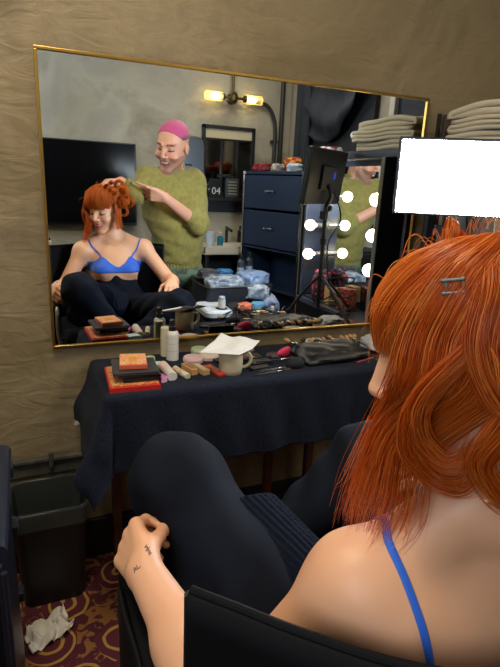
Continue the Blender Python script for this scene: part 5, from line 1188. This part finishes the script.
# loose C-shaped locks pinned forward over her left ear
ear = lambda x, y, z: h(-x, y, z)
for g, n_, w_ in (([(0.080, -0.03, 0.070), (0.102, 0.010, 0.030), (0.107, 0.040, -0.008), (0.104, 0.048, -0.045), (0.100, 0.030, -0.072), (0.102, 0.006, -0.074), (0.100, -0.010, -0.052)], 110, 0.010),
                  ([(0.085, -0.05, 0.080), (0.104, -0.010, 0.048), (0.112, 0.030, 0.008), (0.109, 0.036, -0.025), (0.106, 0.020, -0.050), (0.102, 0.000, -0.046), (0.100, -0.010, -0.025)], 90, 0.009),
                  ([(0.080, -0.08, 0.060), (0.104, -0.060, 0.020), (0.112, -0.030, -0.020), (0.108, -0.012, -0.052), (0.104, -0.030, -0.085), (0.100, -0.055, -0.080), (0.100, -0.065, -0.05)], 130, 0.013),
                  ([(0.075, -0.09, 0.085), (0.098, -0.085, 0.040), (0.106, -0.075, -0.005), (0.104, -0.085, -0.045), (0.096, -0.105, -0.060), (0.088, -0.120, -0.035)], 120, 0.014),
                  ([(0.060, -0.03, 0.120), (0.092, -0.030, 0.095), (0.108, -0.020, 0.050), (0.112, -0.035, 0.005), (0.108, -0.065, -0.010), (0.102, -0.080, 0.015)], 120, 0.014)):
    strands([ear(*p) for p in g], n_, w_, w_ * 0.6, flare=(0.7, 1, 1.1, 1.0, 0.9, 0.8, 0.6), tone=0.5, fray=0.006, up=-HA[0], lenvar=0.25)
# stray fly-away hairs
for i in range(70):
    az = RNG.uniform(-180, 180); el = RNG.uniform(-5, 85); p0 = scalp(az, el, 0.02); d = N3(p0 - h(0, -0.018, 0.045)); s_ = RNG.normal(0, 1, 3) * 0.006
    strands([p0, p0 + d * 0.014 + s_ * 0.6, p0 + d * 0.020 + s_ * 1.6 + V_(0, 0, -0.012), p0 + d * 0.022 + s_ * 2.4 + V_(0, 0, -0.035)], 2, 0.003, r=0.00022, tone=0.8)
hair = flush('hair', woman)
# silver sectioning clip
t = thing('hair_clip', 'small silver sectioning clip in the woman\'s copper hair', 'hair clip', tuple(scalp(80, 30, 0.034)))
q = Matrix((HA[1], HA[2], -HA[0])).transposed().to_4x4(); t.rotation_euler = q.to_euler()
for y in (-0.0055, 0.0055): obj('clip_bar', B((0, y, 0.0), (0.020, 0.003, 0.003), bev=0.001), mat('clip_steel', '8c8884', 0.35, 0.9), t)
for x in (-0.008, 0.006): obj('clip_bridge', B((x, 0, 0.003), (0.004, 0.015, 0.003), bev=0.001), MATS['clip_steel'], t)
# ================================================================ origins at the foot of each thing built in room coordinates
for o in [o for o in COL.objects if o.parent is None and o.type in ('MESH', 'EMPTY') and o.get('kind') != 'structure' and o.location.length < 1e-6]:
    ms = [c for c in [o] + list(o.children) if c.type == 'MESH']
    if not ms: continue
    co = np.concatenate([np.array([v.co[:] for v in list(m_.data.vertices)[::max(1, len(m_.data.vertices) // 4000)]]) for m_ in ms[:1 if o.type == 'MESH' else None]])
    lo, hi = co.min(0), co.max(0); c = Vector(((lo[0] + hi[0]) / 2, (lo[1] + hi[1]) / 2, lo[2] if 'chair' not in o.name else 0))
    if o.type == 'MESH': o.data.transform(Matrix.Translation(-c))
    for ch in o.children: ch.location = ch.location - c
    o.location = c
